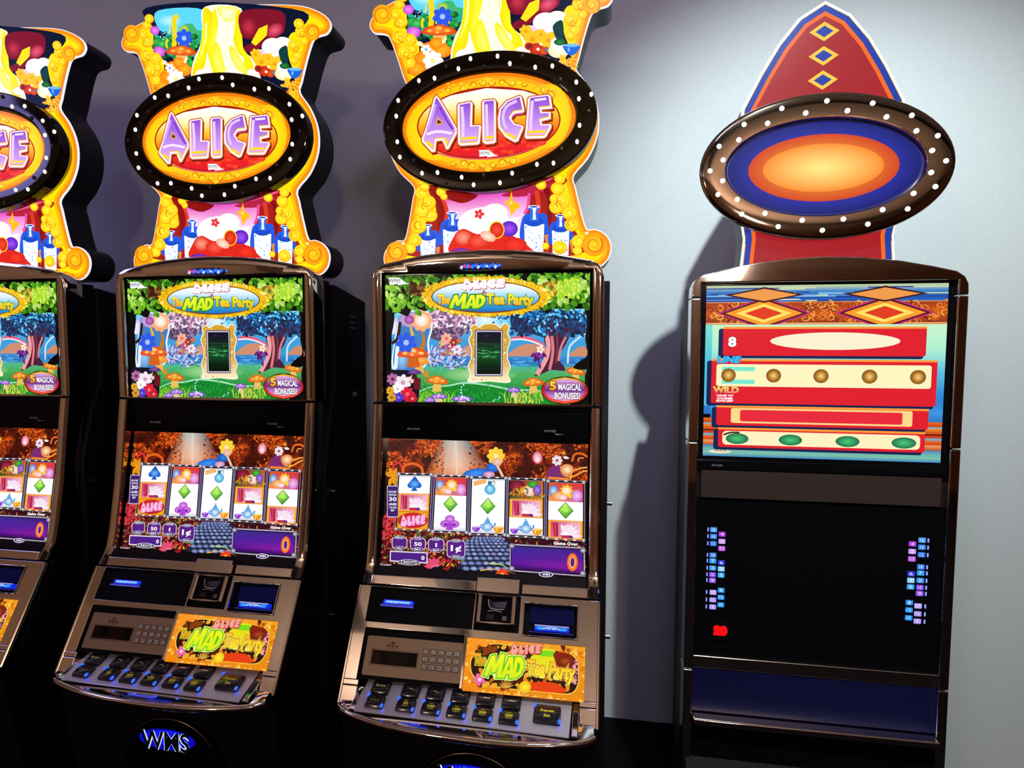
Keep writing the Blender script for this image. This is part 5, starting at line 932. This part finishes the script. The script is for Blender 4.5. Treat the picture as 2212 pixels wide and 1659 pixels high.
def make_right_topper(label):
    global ORG
    t = thing('topper_sign', label, 'sign', (0, .05, 1.76)); save = ORG; ORG = (0, .05, 1.76)
    PT = plane((0, .05, 0), (1, 0, 0), (0, 0, 1), (0, -1, 0))
    half = [(0,2.33),(.05,2.30),(.09,2.25),(.125,2.19),(.16,2.12),(.175,1.98),(.16,1.90),(.15,1.84),(.155,1.78),(.165,1.765)]; O = half+[(-x, z) for x, z in reversed(half[1:])]
    MB().prism(PT, O, -.08, -.004).build('sign_box', TOPSIDE, t); MB().prism(PT, offset_poly(O, .002), -.005, 0).build('edge_light', WHITEL, t)
    pn = MB().prism(PT, offset_poly(O, -.002), -.003, .0005).build('sign_panel', mat('panel_orange', (.6, .3, .02), .4), t)
    a = Art(plane((0, .0494, 0), (1, 0, 0), (0, 0, 1), (0, -1, 0)), lambda x, y: (x, y)); a.p(offset_poly(O, -.004), '#1c3aa0'); a.p(offset_poly(O, -.016), '#e8641c'); a.p(offset_poly(O, -.024), '#a01c24')
    for z in (2.27, 2.22, 2.17): a.p([(-.03,z),(0,z+.02),(.03,z),(0,z-.02)], '#ffc040'); a.p([(-.018,z),(0,z+.012),(.018,z),(0,z-.012)], '#1c3aa0')
    a.build('panel_picture', P_TOP, pn)
    def el(a_, b_, y, cz=1.982, n=72): return [(a_*math.cos(q), y, cz+b_*math.sin(q)) for q in (2*math.pi*i/n for i in range(n))]
    rg = MB().loops([el(.240,.142,.048), el(.251,.152,.036), el(.252,.153,.026), el(.249,.150,.0215), el(.243,.145,.020), el(.225,.128,.0195), el(.200,.104,.0205), el(.196,.100,.026), el(.196,.100,.046)]).build('oval_ring', mat('bronze_mirror', (.42, .34, .27), .07, 1), t, angle=50)
    fc = MB().loops([el(.198,.102,.046), el(.197,.101,.032)], cap=True).build('oval_face', mat('navy_face', (.02, .02, .12), .3), t)
    a = Art(plane((0, .032, 0), (1, 0, 0), (0, 0, 1), (0, -1, 0)), lambda x, y: (x, y)); a.eg(0, 1.982, .192, .097, '#3a4ae0', '#14186a', 0, 48); a.eg(0, 1.982, .15, .070, '#f0a030', '#c8401c', 0, 40); a.eg(0, 1.982, .12, .05, '#ffe080', '#f0862a', 0, 40)
    a.build('face_picture', P_TOP, fc)
    pr = None
    for i in range(32):
        q = 2*math.pi*i/32+.0; k = i % 2; x, z = (.231 if k == 0 else .2085)*math.cos(q), 1.982+(.133 if k == 0 else .113)*math.sin(q)
        if pr is None:
            rr = []
            for dr, dy in ((0, .002), (0, -.001), (.0012, -.0028), (.0030, -.0036)):
                r_ = .0050-dr; rr.append([(r_*math.cos(p), dy, r_*math.sin(p)) for p in (2*math.pi*i/12 for i in range(12))])
            pr = o = MB().loops(rr, cap=True).build('bulb', BULB, rg, org=(0, 0, 0))
        else: o = pr.copy(); COL.objects.link(o); o.parent = rg
        o.location = (x, .0195-.05, z-1.76)
    ORG = save
    return t

# ================================================================== the row on its stand
sm = MB().box(-1.80, 1.16, -.16, WY-.002, 0, ZB).build('machine_stand', BLACK, org=(0, 0, 0), bevel=.004); tag(sm, 'long low black stand under the whole row of machines', 'stand')
ORG = (0, 0, ZB)
PITCH = .6815
def flatten(root):               # thing > part > sub-part, no further
    for part in list(root.children):
        for sub in list(part.children):
            for deep in list(sub.children_recursive): deep.parent = part
    return root
m0 = flatten(make_machine('slot machine in the middle, chrome front and five white reels'))
t0 = make_topper('tall yellow topper with oval bulb ring on the middle machine')
m1 = copy_tree(m0); m1.location.x = -PITCH; m1['label'] = 'slot machine just left of the middle one, black side in view'
m2 = copy_tree(m0); m2.location.x = -2*PITCH; m2['label'] = 'slot machine at the far left end of the row'
t1 = copy_tree(t0); t1.location.x = -PITCH; t1['label'] = 'yellow topper with oval bulb ring just left of the middle one'
t2 = copy_tree(t0); t2.location.x = -2*PITCH; t2['label'] = 'yellow topper with oval bulb ring at the far left'
def roll(t, cz, base):          # tilt the main sign a little about its middle
    t.rotation_euler.y = -TH; d = cz-base; t.location.x += d*math.sin(TH); t.location.z += d*(1-math.cos(TH))
roll(t0, 2.11, 1.775)
m3 = flatten(make_right('slot machine at the right with blue lit number lamps')); m3.location.x = .722
t3 = make_right_topper('bronze mirrored oval topper with round bulbs on the right machine'); t3.location.x = .722; t3.location.y = .062
